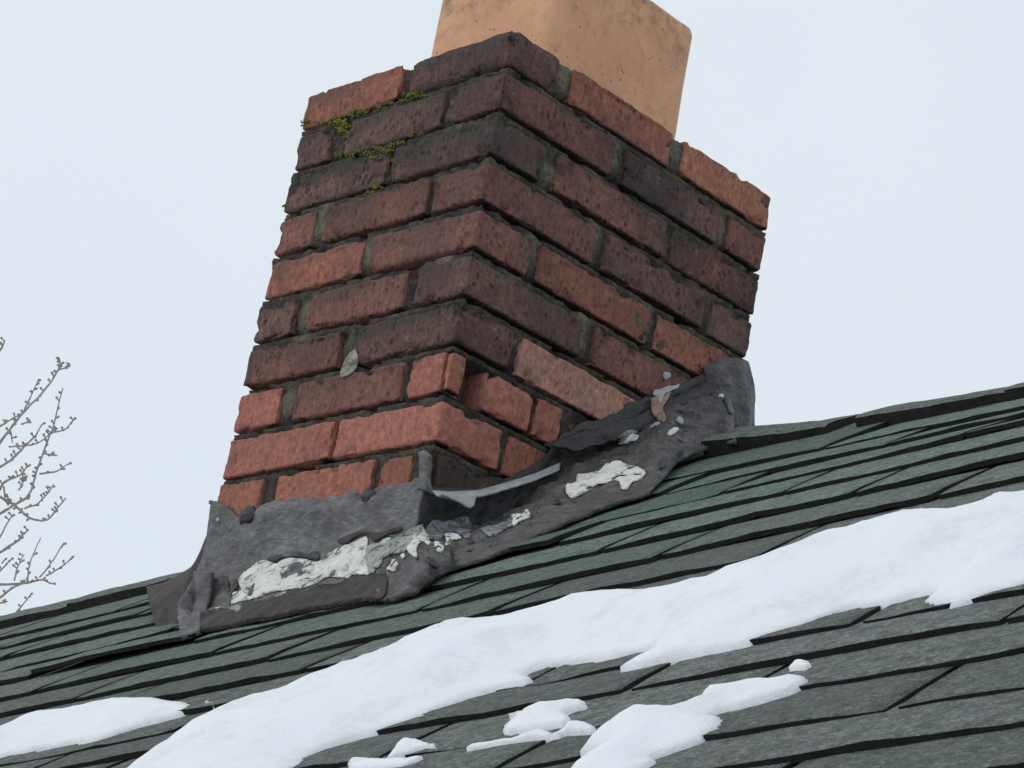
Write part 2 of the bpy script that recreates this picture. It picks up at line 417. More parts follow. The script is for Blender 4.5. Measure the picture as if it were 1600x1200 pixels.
# deck under both slopes
us = [UMIN, -2, -1, 0, .15, .4, .7, 1.0, 1.4, 2.2, UMAX]
dv_, df_ = [], []
prof = []
for u in us:
    prof.append([roofpt(u, VEAVE, -.004), roofpt(u, 0, -.004), roofpt(u, RV, -.004), bslope(u, 2.6, -.004), bslope(u, 2.6, -.03), roofpt(u, RV, -.06), roofpt(u, 0, -.03), roofpt(u, VEAVE, -.03)])
m_ = len(prof[0])
for pr_ in prof: dv_ += pr_
for i in range(len(us) - 1):
    for k in range(m_): df_.append([i * m_ + k, i * m_ + (k + 1) % m_, (i + 1) * m_ + (k + 1) % m_, (i + 1) * m_ + k])
df_.append(list(range(m_))[::-1]); df_.append([(len(us) - 1) * m_ + k for k in range(m_)])
mesh_obj('roof_deck', dv_, df_, M_DECK, roof, smooth=False)
# house walls under the eaves
def wall_box(name, a, b):
    V = []
    a = W(a); b = W(b); lo = np.minimum(a, b); hi = np.maximum(a, b)
    for z in (lo[2], hi[2]):
        for x, y in ((lo[0], lo[1]), (hi[0], lo[1]), (hi[0], hi[1]), (lo[0], hi[1])): V.append((x, y, z))
    F = [[0, 3, 2, 1], [4, 5, 6, 7], [0, 1, 5, 4], [1, 2, 6, 5], [2, 3, 7, 6], [3, 0, 4, 7]]
    return mesh_obj(name, V, F, M_SIDE, roof, smooth=False, world=True)
pE = W(roofpt(0, VEAVE + .3, 0)); pB = W(bslope(0, 2.3, 0))
def wb(x0, x1, y0, y1, z0, z1):
    V = [(x, y, z) for z in (z0, z1) for x, y in ((x0, y0), (x1, y0), (x1, y1), (x0, y1))]
    return mesh_obj('wall', V, [[0, 3, 2, 1], [4, 5, 6, 7], [0, 1, 5, 4], [1, 2, 6, 5], [2, 3, 7, 6], [3, 0, 4, 7]], M_SIDE, roof, smooth=False, world=True)
zt = pE[2] - .25
wb(-3.9, 3.2, pE[1], pE[1] + .15, -.2, zt); wb(-3.9, 3.2, pB[1] - .15, pB[1], -.2, zt)
wb(-3.9, -3.75, pE[1] + .152, pB[1] - .152, -.2, zt); wb(3.05, 3.2, pE[1] + .152, pB[1] - .152, -.2, zt)

# --- shingles
TW, SL, HB, TH = .300, .27, .0150, .0052
def shingle_mesh(k, nx=14, ny=8, width=TW - .0080):
    rnd = random.Random(100 + k)
    ys = [0, .004, .012, .028, .055, .10, .17, SL][:ny]
    sx = rnd.uniform(0, 50); lift = rnd.uniform(-.0008, .0022); bow = rnd.uniform(-.002, .0025); til = rnd.uniform(-.0015, .0015)
    V, F, FM = [], [], []
    for top in (1, 0):
        for j, y in enumerate(ys):
            for i in range(nx + 1):
                x = i / nx * width; t = i / nx
                yy = y
                fade = max(0, 1 - y / .11)
                if j == 0: yy = .0060 * noise.noise(Vector((x * 17 + sx, 1, 0))) + .0025 * noise.noise(Vector((x * 60 + sx, 7, 0))) + .0012 * noise.noise(Vector((x * 190 + sx, 4, 0)))
                h = HB * (1 - y / SL) + fade * (lift + bow * math.sin(t * math.pi) + til * (t - .5) * 2 + .0018 * noise.noise(Vector((x * 22 + sx, y * 9, 2))))
                h -= .0020 * math.exp(-y / .020)            # clawed lower edge
                h += .0006 * noise.noise(Vector((x * 70 + sx, y * 70, 5)))
                th = TH * (1 + .5 * noise.noise(Vector((x * 30 + sx, 3, 8))))
                if top: pass
                else: h -= th if y < .2 else TH * .7
                xx = x + (.0012 * noise.noise(Vector((y * 60, sx, t))) if i in (0, nx) else 0)
                V.append((xx, yy, h))
    n = (nx + 1) * len(ys); m = nx + 1
    for j in range(len(ys) - 1):
        for i in range(nx):
            a = j * m + i
            F.append([a, a + 1, a + m + 1, a + m]); FM.append(0)
            F.append([n + a, n + a + m, n + a + m + 1, n + a + 1]); FM.append(1)
    for i in range(nx):
        F.append([i, n + i, n + i + 1, i + 1]); FM.append(1)
        a = (len(ys) - 1) * m + i; F.append([a, a + 1, n + a + 1, n + a]); FM.append(1)
    for j in range(len(ys) - 1):
        a = j * m; F.append([a, a + m, n + a + m, n + a]); FM.append(1)
        a = j * m + nx; F.append([a, n + a, n + a + m, a + m]); FM.append(1)
    me = bpy.data.meshes.new('shingle'); me.from_pydata(V, [], F); me.materials.append(MS); me.materials.append(M_EDGE)
    me.polygons.foreach_set('material_index', FM)
    sm = [f == 0 for f in FM]; me.polygons.foreach_set('use_smooth', sm); me.update()
    return me
SHM = [shingle_mesh(k) for k in range(16)]
COURSES = [.345, .235, .128, .018, -.085, -.19, -.31, -.42, -.52, -.62, -.69, -.762, -.838, -.918, -.997, -1.075, -1.155, -1.24, -1.33]
far_V, far_F, far_M = [], [], []
n_sh = 0
SW = {}
for k, v0 in enumerate(COURSES + [-1.43 - .1 * i for i in range(7)]):
    off = (.5 * (k % 2) + .12 * noise.noise(Vector((k * 3.1, 0, 0)))) * TW
    for q in range(-14, 13):
        u = q * TW + off + .004 * noise.noise(Vector((q * 1.7, k * 2.3, 4)))
        if u < UMIN or u + TW > UMAX: continue
        uc = u + TW / 2
        if k == 0: continue
        if -.40 < uc < -.02 and .03 < v0 < .5 : continue       # under the chimney
        v = v0 + .011 * noise.noise(Vector((u * 1.6, k * 5.1, 9))) + .0015 * noise.noise(Vector((u * 9, k * 3.3, 2)))
        base = roofpt(u, v, .0022)
        ex = roofpt(u + .01, v, .0022); ey = roofpt(u, v + .1, .0022)
        X = ex - base; X /= np.linalg.norm(X); Y = ey - base; Y /= np.linalg.norm(Y); Z = np.cross(X, Y); Z /= np.linalg.norm(Z); X = np.cross(Y, Z)
        tw = .005 * noise.noise(Vector((q * 2.9, k * 1.9, 7)))
        X2 = X * math.cos(tw) + Y * math.sin(tw); Y2 = Y * math.cos(tw) - X * math.sin(tw)
        # a few tabs have lifted
        lift = 0.0; roll = 0.0
        px, py = proj(base + X * TW / 2 + Y * .02)
        if 1000 < px < 1110 and 725 < py < 775 and k == 1: lift, roll = .03, .02
        if 110 < px < 215 and 1010 < py < 1060 and k == 5: lift = .04
        if 640 < px < 760 and 885 < py < 930: lift = .03
        if lift:
            Y3 = Y2 * math.cos(lift) - Z * math.sin(lift); Z2 = np.cross(X2, Y3); base = base + Z * lift * .17; Y2 = Y3
            X2 = X2 * math.cos(roll) - Z2 * math.sin(roll); Z2 = np.cross(X2, Y2)
        else: Z2 = Z
        me = SHM[(q * 7 + k * 5) % 16]
        inview = any(-220 < a < 1820 and b < 1420 and b > 400 for a, b in (proj(base), proj(base + X2 * TW), proj(base + Y2 * .1)))
        if inview and k < len(COURSES):
            o = bpy.data.objects.new('shingle', me); COL.objects.link(o); o.parent = roof
            mw = Matrix.Identity(4)
            xw, yw, zw = Wd(X2), Wd(Y2), Wd(Z2); ww = W(base) - np.array(roof.location)
            for i in range(3): mw[i][0] = xw[i]; mw[i][1] = yw[i]; mw[i][2] = zw[i]; mw[i][3] = ww[i]
            o.matrix_local = mw
            green = max(0.0, min(1.0, .95 - abs(u - .1) * .55 + min(0, v + .05) * 1.5 + .25 * noise.noise(Vector((u * 3, v * 3, 1)))))
            o.color = (1, 1, 1, green); n_sh += 1
        else:
            nv0 = len(far_V)
            for p in me.vertices: far_V.append(base + X2 * p.co[0] + Y2 * p.co[1] + Z2 * p.co[2])
            for f in me.polygons: far_F.append([nv0 + i for i in f.vertices]); far_M.append(f.material_index)
# far slope courses
for k in range(22):
    s0 = .20 + k * .115
    for q in range(-14, 12):
        u = q * TW + .15 * (k % 2); me = SHM[(q + 3 * k) % 16]
        b0 = bslope(u, s0, .002); X = bslope(u + .05, s0, .002) - b0; X /= np.linalg.norm(X); Y = -BACK; Z = np.cross(X, Y)
        if Z[2] < 0: Z = -Z
        nv0 = len(far_V)
        P_ = [b0 + X * c[0] + Y * c[1] + Z * c[2] for c in ((0, 0, HB), (TW - .004, 0, HB), (TW - .004, .17, .002), (0, .17, .002), (0, 0, HB - TH), (TW - .004, 0, HB - TH))]
        far_V += P_; far_F += [[nv0, nv0 + 1, nv0 + 2, nv0 + 3], [nv0, nv0 + 4, nv0 + 5, nv0 + 1]]; far_M += [0, 1]
fo = mesh_obj('shingle_field', far_V, far_F, [MS, M_EDGE], roof, smooth=False, fmat=far_M); fo['kind'] = 'stuff'; fo.color = (1, 1, 1, .1)
# top course: wide pieces tucked below the ridge caps
# --- ridge caps: pieces folded over the ridge, lapped one over the next
def ridge_cap(u0, u1, seed, lipv=.40, tip=0.0, hh=0.011):
    nx = 16; V, F, FM = [], [], []
    sec = [(-1, lipv - .002, .0), (0, lipv, .0125), (1, lipv + .012, .0145), (1, lipv + .03, .0140), (1, RV - .05, .012), (1, RV - .015, .009), (2, .0, .008), (3, .035, .005), (3, .09, .003), (3, .14, .002)]
    prof_n = len(sec)
    for side in (1, 0):
        for i in range(nx + 1):
            t = i / nx; u = u0 + (u1 - u0) * t
            wv = .010 * noise.noise(Vector((u * 9, seed, 1))) + .004 * noise.noise(Vector((u * 40, seed, 3)))
            wh = .0045 * noise.noise(Vector((u * 7, seed, 5))) + .0015 * noise.noise(Vector((u * 45, seed, 6)))
            lift = hh * (1 - .42 * t) + tip * max(0, 1 - t * 1.6) ** 1.5
            for (z, a, h) in sec:
                thk = 0 if side else (.0165 if z < 2 else .006)
                if z == -1: p = roofpt(u, a + wv, max(.002, lift + h - .004 + wh - thk * .4)) if side else roofpt(u, a + wv, lift + h - .004 + wh - thk)
                elif z < 2: p = roofpt(u, a + wv * (1 if z == 0 else .4), lift + h + wh - thk)
                elif z == 2: p = roofpt(u, RV, lift * .9 + h + wh - thk)
                else: p = bslope(u, a, lift * .3 + h + wh * .4 - thk * .5)
                V.append(p)
    n = (nx + 1) * prof_n
    for i in range(nx):
        for k in range(prof_n - 1):
            a = i * prof_n + k
            F.append([a, a + 1, a + prof_n + 1, a + prof_n]); FM.append(1 if k == 0 else 0)
            F.append([n + a, n + a + prof_n, n + a + prof_n + 1, n + a + 1]); FM.append(1)
        a = i * prof_n; F.append([a, a + prof_n, n + a + prof_n, n + a]); FM.append(1)
        a = i * prof_n + prof_n - 1; F.append([a, n + a, n + a + prof_n, a + prof_n]); FM.append(1)
    for i in (0, nx):
        for k in range(prof_n - 1):
            a = i * prof_n + k; F.append([a, n + a, n + a + 1, a + 1]); FM.append(1)
    o = mesh_obj('ridge_shingle', V, F, [MS, M_CAPEDGE], roof, smooth=False, fmat=FM)
    o.color = (1, 1, 1, .15); return o
u = -3.9; k = 0
while u < 3.4:
    if not (-.68 < u < .22):
        ridge_cap(u, u + .235, k * 3.7, lipv=.395 + .004 * noise.noise(Vector((k, 2, 2))))
    u += .205; k += 1
tu, tv_ = hit_uv(1120, 683, .026); print('tip', tu, tv_)
ridge_cap(tu, .36, 91.0, lipv=.40, tip=.006, hh=.013)

# ================================================================== CHIMNEY
chim = empty('brick_chimney', (-.2, .26, -.75), 'weathered red brick chimney with lifting tarred flashing, leaning on the ridge', 'chimney')
A_, B_, CH, BH = .407, .5254, .064457, .0528
DK = (.165, .100, .086); MD = (.215, .106, .086); RE = (.275, .120, .086); OR = (.305, .145, .095); PK = (.305, .136, .105); PU = (.190, .116, .098)
def brick(x0, x1, y0, y1, z1, tone, soot=.6, seed=None, dz=0.0, out=(0, 0), fine=True, r=.0035, h=BH, rot=None, wear=.0024):
    seed = random.uniform(0, 80) if seed is None else seed
    if fine:      # the pieces keep a finger of mortar between them
        if x1 < -.01 and x1 - x0 > .06: x1 -= .0015
        if x0 > -A_ + .01: x0 += .0015
        if y0 > .02: y0 += .0015
        if y1 < B_ - .02: y1 -= .0015
    V, F = rounded_box((x0 + out[0], y0 + out[1], z1 - h + dz), (x1 + out[0], y1 + out[1], z1 + dz), r, .006 if fine else .03, .0013, seed, wear, not fine)
    c = V.mean(0)
    V = rot_about(V, c, (0, 0, 1), random.uniform(-.010, .010)); V = rot_about(V, c, (0, 1, 0), random.uniform(-.006, .006)); V = rot_about(V, c, (1, 0, 0), random.uniform(-.007, .007))
    if rot: V = rot_about(V, c, rot[0], rot[1])
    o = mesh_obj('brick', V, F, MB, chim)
    j = random.uniform(.86, 1.14)
    o.color = (min(1, tone[0] * j), tone[1] * j, tone[2] * j, soot); return o
# front (ridge-side) face: (from, to) metres left of the corner; side face: metres up the slope from the corner.
D = .092
rows = [
 # corner brick (len on front, len on side, tone, soot), front bricks, side bricks
 dict(c=(.196, .094, DK, .8), f=[(.209, .407, RE, .45)], s=[(.113, .318, RE, .6), (.338, .5254, OR, .3)]),
 dict(c=(.092, .212, MD, .7), f=[(.112, .302, PU, .8), (.332, .407, DK, .8)], s=[(.231, .428, PU, .9), (.447, .5254, MD, .5)]),
 dict(c=(.196, .093, DK, .9), f=[(.203, .407, DK, 1.0)], s=[(.112, .330, MD, .7), (.343, .5254, MD, .9)]),
 dict(c=(.095, .208, MD, .5), f=[(.107, .312, MD, .6), (.330, .407, MD, .6)], s=[(.223, .425, DK, .6), (.440, .5254, PU, .6)]),
 dict(c=(.203, .098, MD, .45), f=[(.212, .407, RE, .4)], s=[(.114, .328, RE, .4), (.340, .5254, RE, .5)]),
 dict(c=(.096, .212, DK, .7), f=[(.112, .303, MD, .5), (.328, .407, DK, .9)], s=[(.232, .428, MD, .6), (.442, .5254, MD, .5)]),
 dict(c=(.196, .098, DK, .85), f=[(.218, .407, MD, .6)], s=[(.108, .330, PK, .2), (.340, .5254, MD, .8)]),
 dict(c=None, f=[(.083, .292, MD, .4), (.318, .407, PK, .1)], s=[]),
 dict(c=(.192, .110, PK, .05), f=[(.196, .407, PK, .1)], s=[]),
 dict(c=(.095, .13, MD, .5), f=[(.101, .288, RE, .1), (.318, .407, RE, .2)], s=[]),
 dict(c=(.196, .093, MD, .4), f=[(.209, .407, MD, .4)], s=[]),
 dict(c=(.092, .2, MD, .4), f=[(.112, .302, MD, .4)], s=[]),
]
for k, rw in enumerate(rows):
    z = -k * CH; fine = k < 10
    jit = lambda: (random.uniform(-.0022, .0022))
    if rw['c']:
        lf, ls, tn, so_ = rw['c']
        if k == 9:    # broken, dark corner brick
            brick(-.028, .0, .012, .13, z, (.17, .07, .06), .9, rot=((0, 0, 1), .03), wear=.008); brick(-.095, -.034, .002, .09, z, RE, .2, dz=-.001)
        else:
            yr = ls if ls > .12 else max(ls, D)
            brick(-lf, 0, 0, yr if lf < .12 else ls, z, tn, so_, out=(jit() * .5, jit() * .5), r=.005 if k else .011, fine=fine, h=BH + (.002 if k == 0 else 0))
    for (a, b, tn, so_) in rw['f']:
        fl = k in (7, 8)
        brick(-b, -a, 0, D, z, tn, so_, out=(0, jit() * (.5 if fl else 1)), dz=jit() * .5, fine=fine, r=.0025 if so_ < .3 else .004)
    for (a, b, tn, so_) in rw['s']:
        if k == 6 and a < .2:
            o = brick(-D, 0, a, b, z, (.33, .19, .15), .2, out=(.0015, 0), dz=-.002, fine=True); continue
        brick(-D, 0, a, b, z, tn, so_, out=(jit(), 0), dz=jit() * .5, fine=True, r=.0042)
    # hidden sides
    n0 = 2
    ys = [D + .01, D + .2, D + .205, B_ - D - .01] if k % 2 else [D + .01, .3, .31, B_ - D - .01]
    for a, b in ((ys[0], ys[1] - .004), (ys[2], ys[3])): brick(-A_, -A_ + D, a, b, z, MD, .6, fine=False)
    for a, b in ((0, .196), (.208, A_ - .0 if k % 2 else A_)):
        if (a == 0): a = D + .01 if rw['s'] else 0
        brick(-b, -a, B_ - D, B_, z, MD, .6, fine=False)
# course 8 at the corner: a cracked half brick, a hole where a piece has fallen out, then two short pieces
zz = -7 * CH
brick(-.074, -.0105, .001, .034, zz, PK, .05, dz=.0, r=.002); brick(-.0100, -.0005, .003, .026, zz, OR, .1, dz=-.001, r=.0015, h=.05)
brick(-.07, -.034, .038, .062, zz, DK, .8, dz=-.003, h=.045)
brick(-.07, 0.0, .063, .150, zz, PK, .12, out=(-.001, 0), r=.006); brick(-.07, 0.0, .1535, .202, zz, PK, .15, out=(-.001, 0), r=.0035)
brick(-.06, -.003, .215, .262, zz - .006, PU, .8, r=.012, h=.04)
# course 9 on the side: two pieces running down into the tar
zz = -8 * CH
brick(-.07, 0.0, .1175, .235, zz, (.37, .15, .10), .35, r=.006)
brick(-.07, 0.0, .25, .45, zz, MD, .6); brick(-.07, 0.0, .28, .5, -7 * CH, MD, .6)
brick(-.07, 0.0, .14, .33, -9 * CH, MD, .6)

# mortar core, recessed deepest just under each brick
PALE_P = [on_front(x, y, 0) for x, y in ((498, 350), (478, 490), (474, 515), (446, 625), (714, 175), (575, 395), (505, 325), (690, 408))] + \
         [on_side(x, y, 0) for x, y in ((882, 125), (1056, 232), (962, 240), (860, 275), (929, 372), (912, 500), (908, 530), (1126, 360), (1010, 495), (1040, 560), (830, 385))]
pale = []
def mortar():
    per = []
    st = .0065
    for x in np.arange(0, A_, st): per.append((-A_ + x, 0, 0, -1))
    for y in np.arange(0, B_, st): per.append((0, y, 1, 0))
    for x in np.arange(0, A_, .03): per.append((-x, B_, 0, 1))
    for y in np.arange(0, B_, .03): per.append((-A_, B_ - y, -1, 0))
    zs = []
    for k in range(12):
        z = -k * CH
        zs += [z - .004, z - .014, z - .024, z - .034, z - BH + .006, z - BH - .0005, z - BH - .0022, z - BH - .0042, z - BH - .0056, z - BH - .0082, z - BH - .0104]
    zs = [-.008] + zs[1:]
    V, F = [], []
    for z in zs:
        ph = (-(z)) % CH       # 0..CH from brick top
        j = (ph - BH) / (CH - BH) if ph > BH else None
        for (x, y, nx, ny) in per:
            p = np.array((x, y, z))
            n1 = fnoise(p, 24, 3, 4.0); n2 = fnoise(p, 95, 3, 8.0)
            ins = .0055 + .0045 * n1 + .0025 * n2
            if j is not None and j < .30: ins += .012 + .006 * n1
            elif j is not None: ins = ins * .45 + max(0, n2) * .004
            if n1 < -.35: ins += .008 * (-.35 - n1) * 4
            pl_ = 0.0
            if PALE_P:
                dd = min(np.linalg.norm((p - c_) * (1, 1, .62)) for c_ in PALE_P); pl_ = max(0.0, min(1.0, 1.6 - dd / .013 + .7 * n2))
                if pl_ > 0 and (j is None or j > .62): ins = ins * (1 - pl_) + .0022 * pl_
            pale.append(pl_)
            ins = max(.0008, ins)
            cx, cy = min(max(x, -A_ + .02), -.02), min(max(y, .02), B_ - .02)
            ddx, ddy = x - cx, y - cy; L = math.hypot(ddx, ddy) or 1
            V.append((x - ddx / L * ins * 1.25, y - ddy / L * ins * 1.25, z + .0012 * n2))
    m = len(per)
    for r_ in range(len(zs) - 1):
        for i in range(m):
            a = r_ * m + i; b = r_ * m + (i + 1) % m
            F.append([a, a + m, b + m, b])
    F.append(list(range(m))); F.append([(len(zs) - 1) * m + i for i in range(m)][::-1])
    V = np.array(V)
    # hollow where the corner piece is missing
    for i in range(len(V)):
        x, y, z = V[i]
        if -7 * CH - .052 < z < -7 * CH - .002 and x > -.075 and y < .080:
            V[i] = (min(x, -.060 + .01 * noise.noise(Vector((y * 60, z * 60, 0)))), max(y, .03), z)
    o = mesh_obj('mortar', V, F, MM, chim)
    at_ = o.data.attributes.new('pale', 'FLOAT', 'POINT'); at_.data.foreach_set('value', pale)
mortar()
# mortar smears hugging some joints (pale, proud lumps)
def blob(name, c, r, mat, parent, seed=0, sq=(1, 1, 1), amp=.35, sub=2, kind=None):
    import bmesh
    bm = bmesh.new(); bmesh.ops.create_icosphere(bm, subdivisions=sub, radius=1)
    V = []
    for v in bm.verts:
        n_ = 1 + amp * noise.noise(Vector(v.co) * 1.7 + Vector((seed, seed * .3, 0))) + amp * .5 * noise.noise(Vector(v.co) * 4 + Vector((seed, 5, 0)))
        V.append(np.array(c) + np.array(v.co) * n_ * r * np.array(sq))
    F = [[v.index for v in f.verts] for f in bm.faces]; bm.free()
    if name is None: return V, F
    return mesh_obj(name, V, F, mat, parent)
def joint_lump(name, pts, face, mat, size=.006, n=7, off=.001, kind=None, flat=.45):
    V, F = [], []
    for (x, y, s) in pts:
        for k in range(n):
            jx, jy = x + random.gauss(0, 5.0 * s), y + random.gauss(0, 2.2 * s)
            p = (on_front if face == 'f' else on_side)(jx, jy, off + random.uniform(-.002, .001))
            sq = (1, flat, .8) if face == 'f' else (flat, 1, .8)
            v, f = blob(None, p, size * s * random.uniform(.5, 1.0), mat, chim, random.uniform(0, 90), sq, .5, 1)
            b = len(V); V += v; F += [[b + i for i in q] for q in f]
    o = mesh_obj(name, V, F, mat, chim)
    if kind: o['kind'] = kind
    return o
joint_lump('moss', [(530, 190, 1.2), (552, 158, .8), (566, 172, .9), (590, 166, .8), (608, 160, .7), (536, 205, 1.1), (550, 226, 1.1), (532, 240, 1), (585, 246, 1), (604, 236, .9), (625, 222, .7), (615, 250, .6), (480, 190, .8), (575, 306, .7), (560, 312, .6), (470, 262, .5), (445, 322, .5), (545, 180, 1), (552, 172, .8), (538, 196, 1.1), (545, 214, .9), (520, 186, .6), (560, 235, 1), (575, 238, .9), (592, 232, .9), (548, 240, 1.1), (610, 226, .7), (640, 150, .9), (650, 146, .8), (662, 150, .6), (500, 192, .6),
    (588, 290, .9), (580, 300, .8), (640, 212, .6), (560, 176, .7), (628, 158, .6), (512, 375, .5), (524, 372, .4), (495, 530, .4), (475, 196, .5)], 'f', M_MOSS, .0030, 30, -.0008, 'stuff', .6)
# mortar crown round the flue
def ring_slab():
    o_ = [(-A_ + .03, .03), (-.03, .03), (-.03, B_ - .03), (-A_ + .03, B_ - .03)]
    i_ = [(FX0, FY0), (FX1, FY0), (FX1, FY1), (FX0, FY1)]
    V = [(x, y, -.006) for x, y in o_] + [(x, y, .012) for x, y in i_] + [(x, y, -.2) for x, y in o_] + [(x, y, -.2) for x, y in i_]
    F = []
    for k in range(4):
        n_ = (k + 1) % 4
        F += [[k, n_, 4 + n_, 4 + k], [8 + k, 8 + n_, n_, k], [4 + k, 4 + n_, 12 + n_, 12 + k], [12 + k, 12 + n_, 8 + n_, 8 + k]]
    return V, F
# ---- clay flue liner
FX1, FX0 = -.058, -.312; FY0, FY1 = .110, .388
ZT = 0.205
def flue():
    r, th, nseg = .026, .018, 10
    def loop(ins, z, w_=0.0):
        P_ = []
        x0, x1, y0, y1 = FX0 + ins, FX1 - ins, FY0 + ins, FY1 - ins; rr = max(.006, r - ins)
        for (cx, cy, a0) in ((x1 - rr, y0 + rr, -90), (x1 - rr, y1 - rr, 0), (x0 + rr, y1 - rr, 90), (x0 + rr, y0 + rr, 180)):
            for k in range(nseg + 1):
                a = math.radians(a0 + 90 * k / nseg); P_.append((cx + rr * math.cos(a), cy + rr * math.sin(a), z))
        # subdivide the straight runs
        O = []
        for k in range(len(P_)):
            p, q = np.array(P_[k]), np.array(P_[(k + 1) % len(P_)]); O.append(p)
            if np.linalg.norm(q - p) > .05:
                for t in np.linspace(0, 1, 10)[1:-1]: O.append(p * (1 - t) + q * t)
        return O
    V, F = [], []
    L = [(0, -.3), (0, -.1), (0, 0), (0, .06), (0, .12), (0, ZT - .02), (0, ZT - .006), (.002, ZT), (.006, ZT + .002), (th - .003, ZT + .002), (th, ZT - .004), (th, ZT - .1), (th, -.25)]
    for ins, z in L:
        lp = loop(ins, z); m = len(lp)
        for p in lp:
            d = .0012 * noise.noise(Vector(p) * 14) + (.002 * noise.noise(Vector(p) * 60) if abs(z - ZT) < .008 else 0)
            c_ = np.array(((FX0 + FX1) / 2, (FY0 + FY1) / 2, p[2])); n_ = (p - c_); n_[2] = 0; n_ /= np.linalg.norm(n_)
            q = p + n_ * d; q[2] += .0015 * noise.noise(Vector(p) * 30) * (z > .1); V.append(q)
    for r_ in range(len(L) - 1):
        for i in range(m):
            a = r_ * m + i; b = r_ * m + (i + 1) % m; F.append([a, b, b + m, a + m])
    o = mesh_obj('clay_flue', V, F, MF, chim); return o
fl_ = flue()
V, F = ring_slab(); mesh_obj('mortar_crown', V, F, MM, chim, smooth=False)

# ---- flashing
def R3(x, y, h): return on_roof(x, y, h)
flash = bpy.data.objects.new('flashing', None); COL.objects.link(flash); flash.parent = chim
flash.location = Vector(W((-.2, -.02, -.74))) - chim.location; flash.empty_display_size = .05
def fl(name, rows_, nu, nv, mat, thick=.004, amp=.004, fs=28, seed=0., edge=.002, label=None):
    V, F = grid_sheet(rows_, nu, nv, thick, amp, fs, seed, edge)
    o = mesh_obj(name, V, F, mat, flash)
    if label: o['label'] = label
    return o
# front apron
tx = [(330, 788), (345, 796), (362, 812), (382, 826), (402, 812), (425, 797), (450, 792), (478, 789), (500, 792), (525, 786), (555, 776), (572, 786), (588, 772), (612, 768), (640, 762), (662, 752)]
n_c = len(tx)
bx = [(283 + (632 - 283) * i / (n_c - 1), 992 + (921 - 992) * i / (n_c - 1)) for i in range(n_c)]
row_t = [on_front(x, y, .004) for x, y in tx]
row_t0 = [on_front(x, y, .001) for x, y in [(p[0], p[1] - 2) for p in tx]]
row_m, row_n = [], []
for i in range(n_c):
    t, b = tx[i], bx[i]; x1 = t[0] + (b[0] - t[0]) * .45; y1 = t[1] + (b[1] - t[1]) * .5
    if i == 0: x1, y1 = 318, 862
    row_m.append(on_front(x1, y1, .014))
    x2 = t[0] + (b[0] - t[0]) * .85; y2 = t[1] + (b[1] - t[1]) * .84
    if i == 0: x2, y2 = 297, 915
    row_n.append(on_front(x2, y2, .041))
row_b = [R3(x, y, .0205) for x, y in bx]
row_o = [(p * .45 + q * .55) - np.array((0, .010, 0)) + ND * .004 for p, q in zip(row_n, row_b)]
apron = fl('front_flashing', [row_t0, row_t, row_m, row_n, row_o, row_b], 130, 56, M_TAR, .003, .0050, 34, 3., .003, 'grey tarred apron')
# dark lower strip of the apron
sx = [(318, 945), (350, 938), (400, 915), (450, 898), (500, 893), (545, 890), (580, 880), (640, 872), (690, 862), (740, 842), (800, 818), (850, 795)]
sb = [(318, 986), (352, 979), (402, 968), (452, 960), (500, 952), (545, 943), (582, 932), (634, 926), (684, 897), (732, 880), (790, 863), (845, 833)]
# left wing: dark sheet turned out beside the left corner, and its grey upright fold
fl('side_flashing', [[on_front(334, 800, -.05), on_front(330, 830, -.02), on_front(322, 862, .004), on_front(320, 900, .02)], [on_front(316, 868, -.06), on_front(306, 885, -.01), on_front(302, 898, .02), on_front(306, 930, .03)],
    [on_front(268, 905, -.06), on_front(268, 930, .0), on_front(276, 960, .03), on_front(290, 990, .045)], [on_front(229, 917, -.06), on_front(234, 945, -.0), on_front(243, 975, .03), on_front(248, 1007, .05)]], 30, 34, M_DARKB, .003, .003, 24, 8., .002, 'dark sheet turned out beside the left corner')
fl('flashing_fold', [[on_front(304, 893, .03), on_front(330, 893, .036)], [on_front(300, 940, .045), on_front(325, 940, .048)], [R3(284, 995, .022), R3(312, 986, .022)]], 14, 24, M_TAR, .004, .003, 30, 2., .003)
for (x, y, o_) in ((274, 983, .05), ): mesh_obj('black_blob', *blob(None, on_front(x, y, o_), .008, 0, 0, 3, (1, .6, 1), .5, 2), M_BLACK, flash)
# black lumps standing in for the shaded hollows at the top of the apron
for (x, y, r_, q) in ((388, 806, .016, 1), (575, 776, .0125, 2)):
    mesh_obj('black_blob', *blob(None, on_front(x, y, .006), r_, 0, 0, q * 3.3, (1.0, .45, .8), .3, 3), M_BLACK, flash)
# finger of cement up the corner
fl('cement_finger', [[on_front(653, 706, .003), on_front(663, 704, .003), on_side(671, 712, .002)], [on_front(655, 730, .005), on_front(664, 730, .006), on_side(672, 738, .003)], [on_front(652, 765, .007), on_front(664, 764, .008), on_side(676, 772, .004)]], 10, 24, M_TAR, .002, .002, 50, 5., .003)

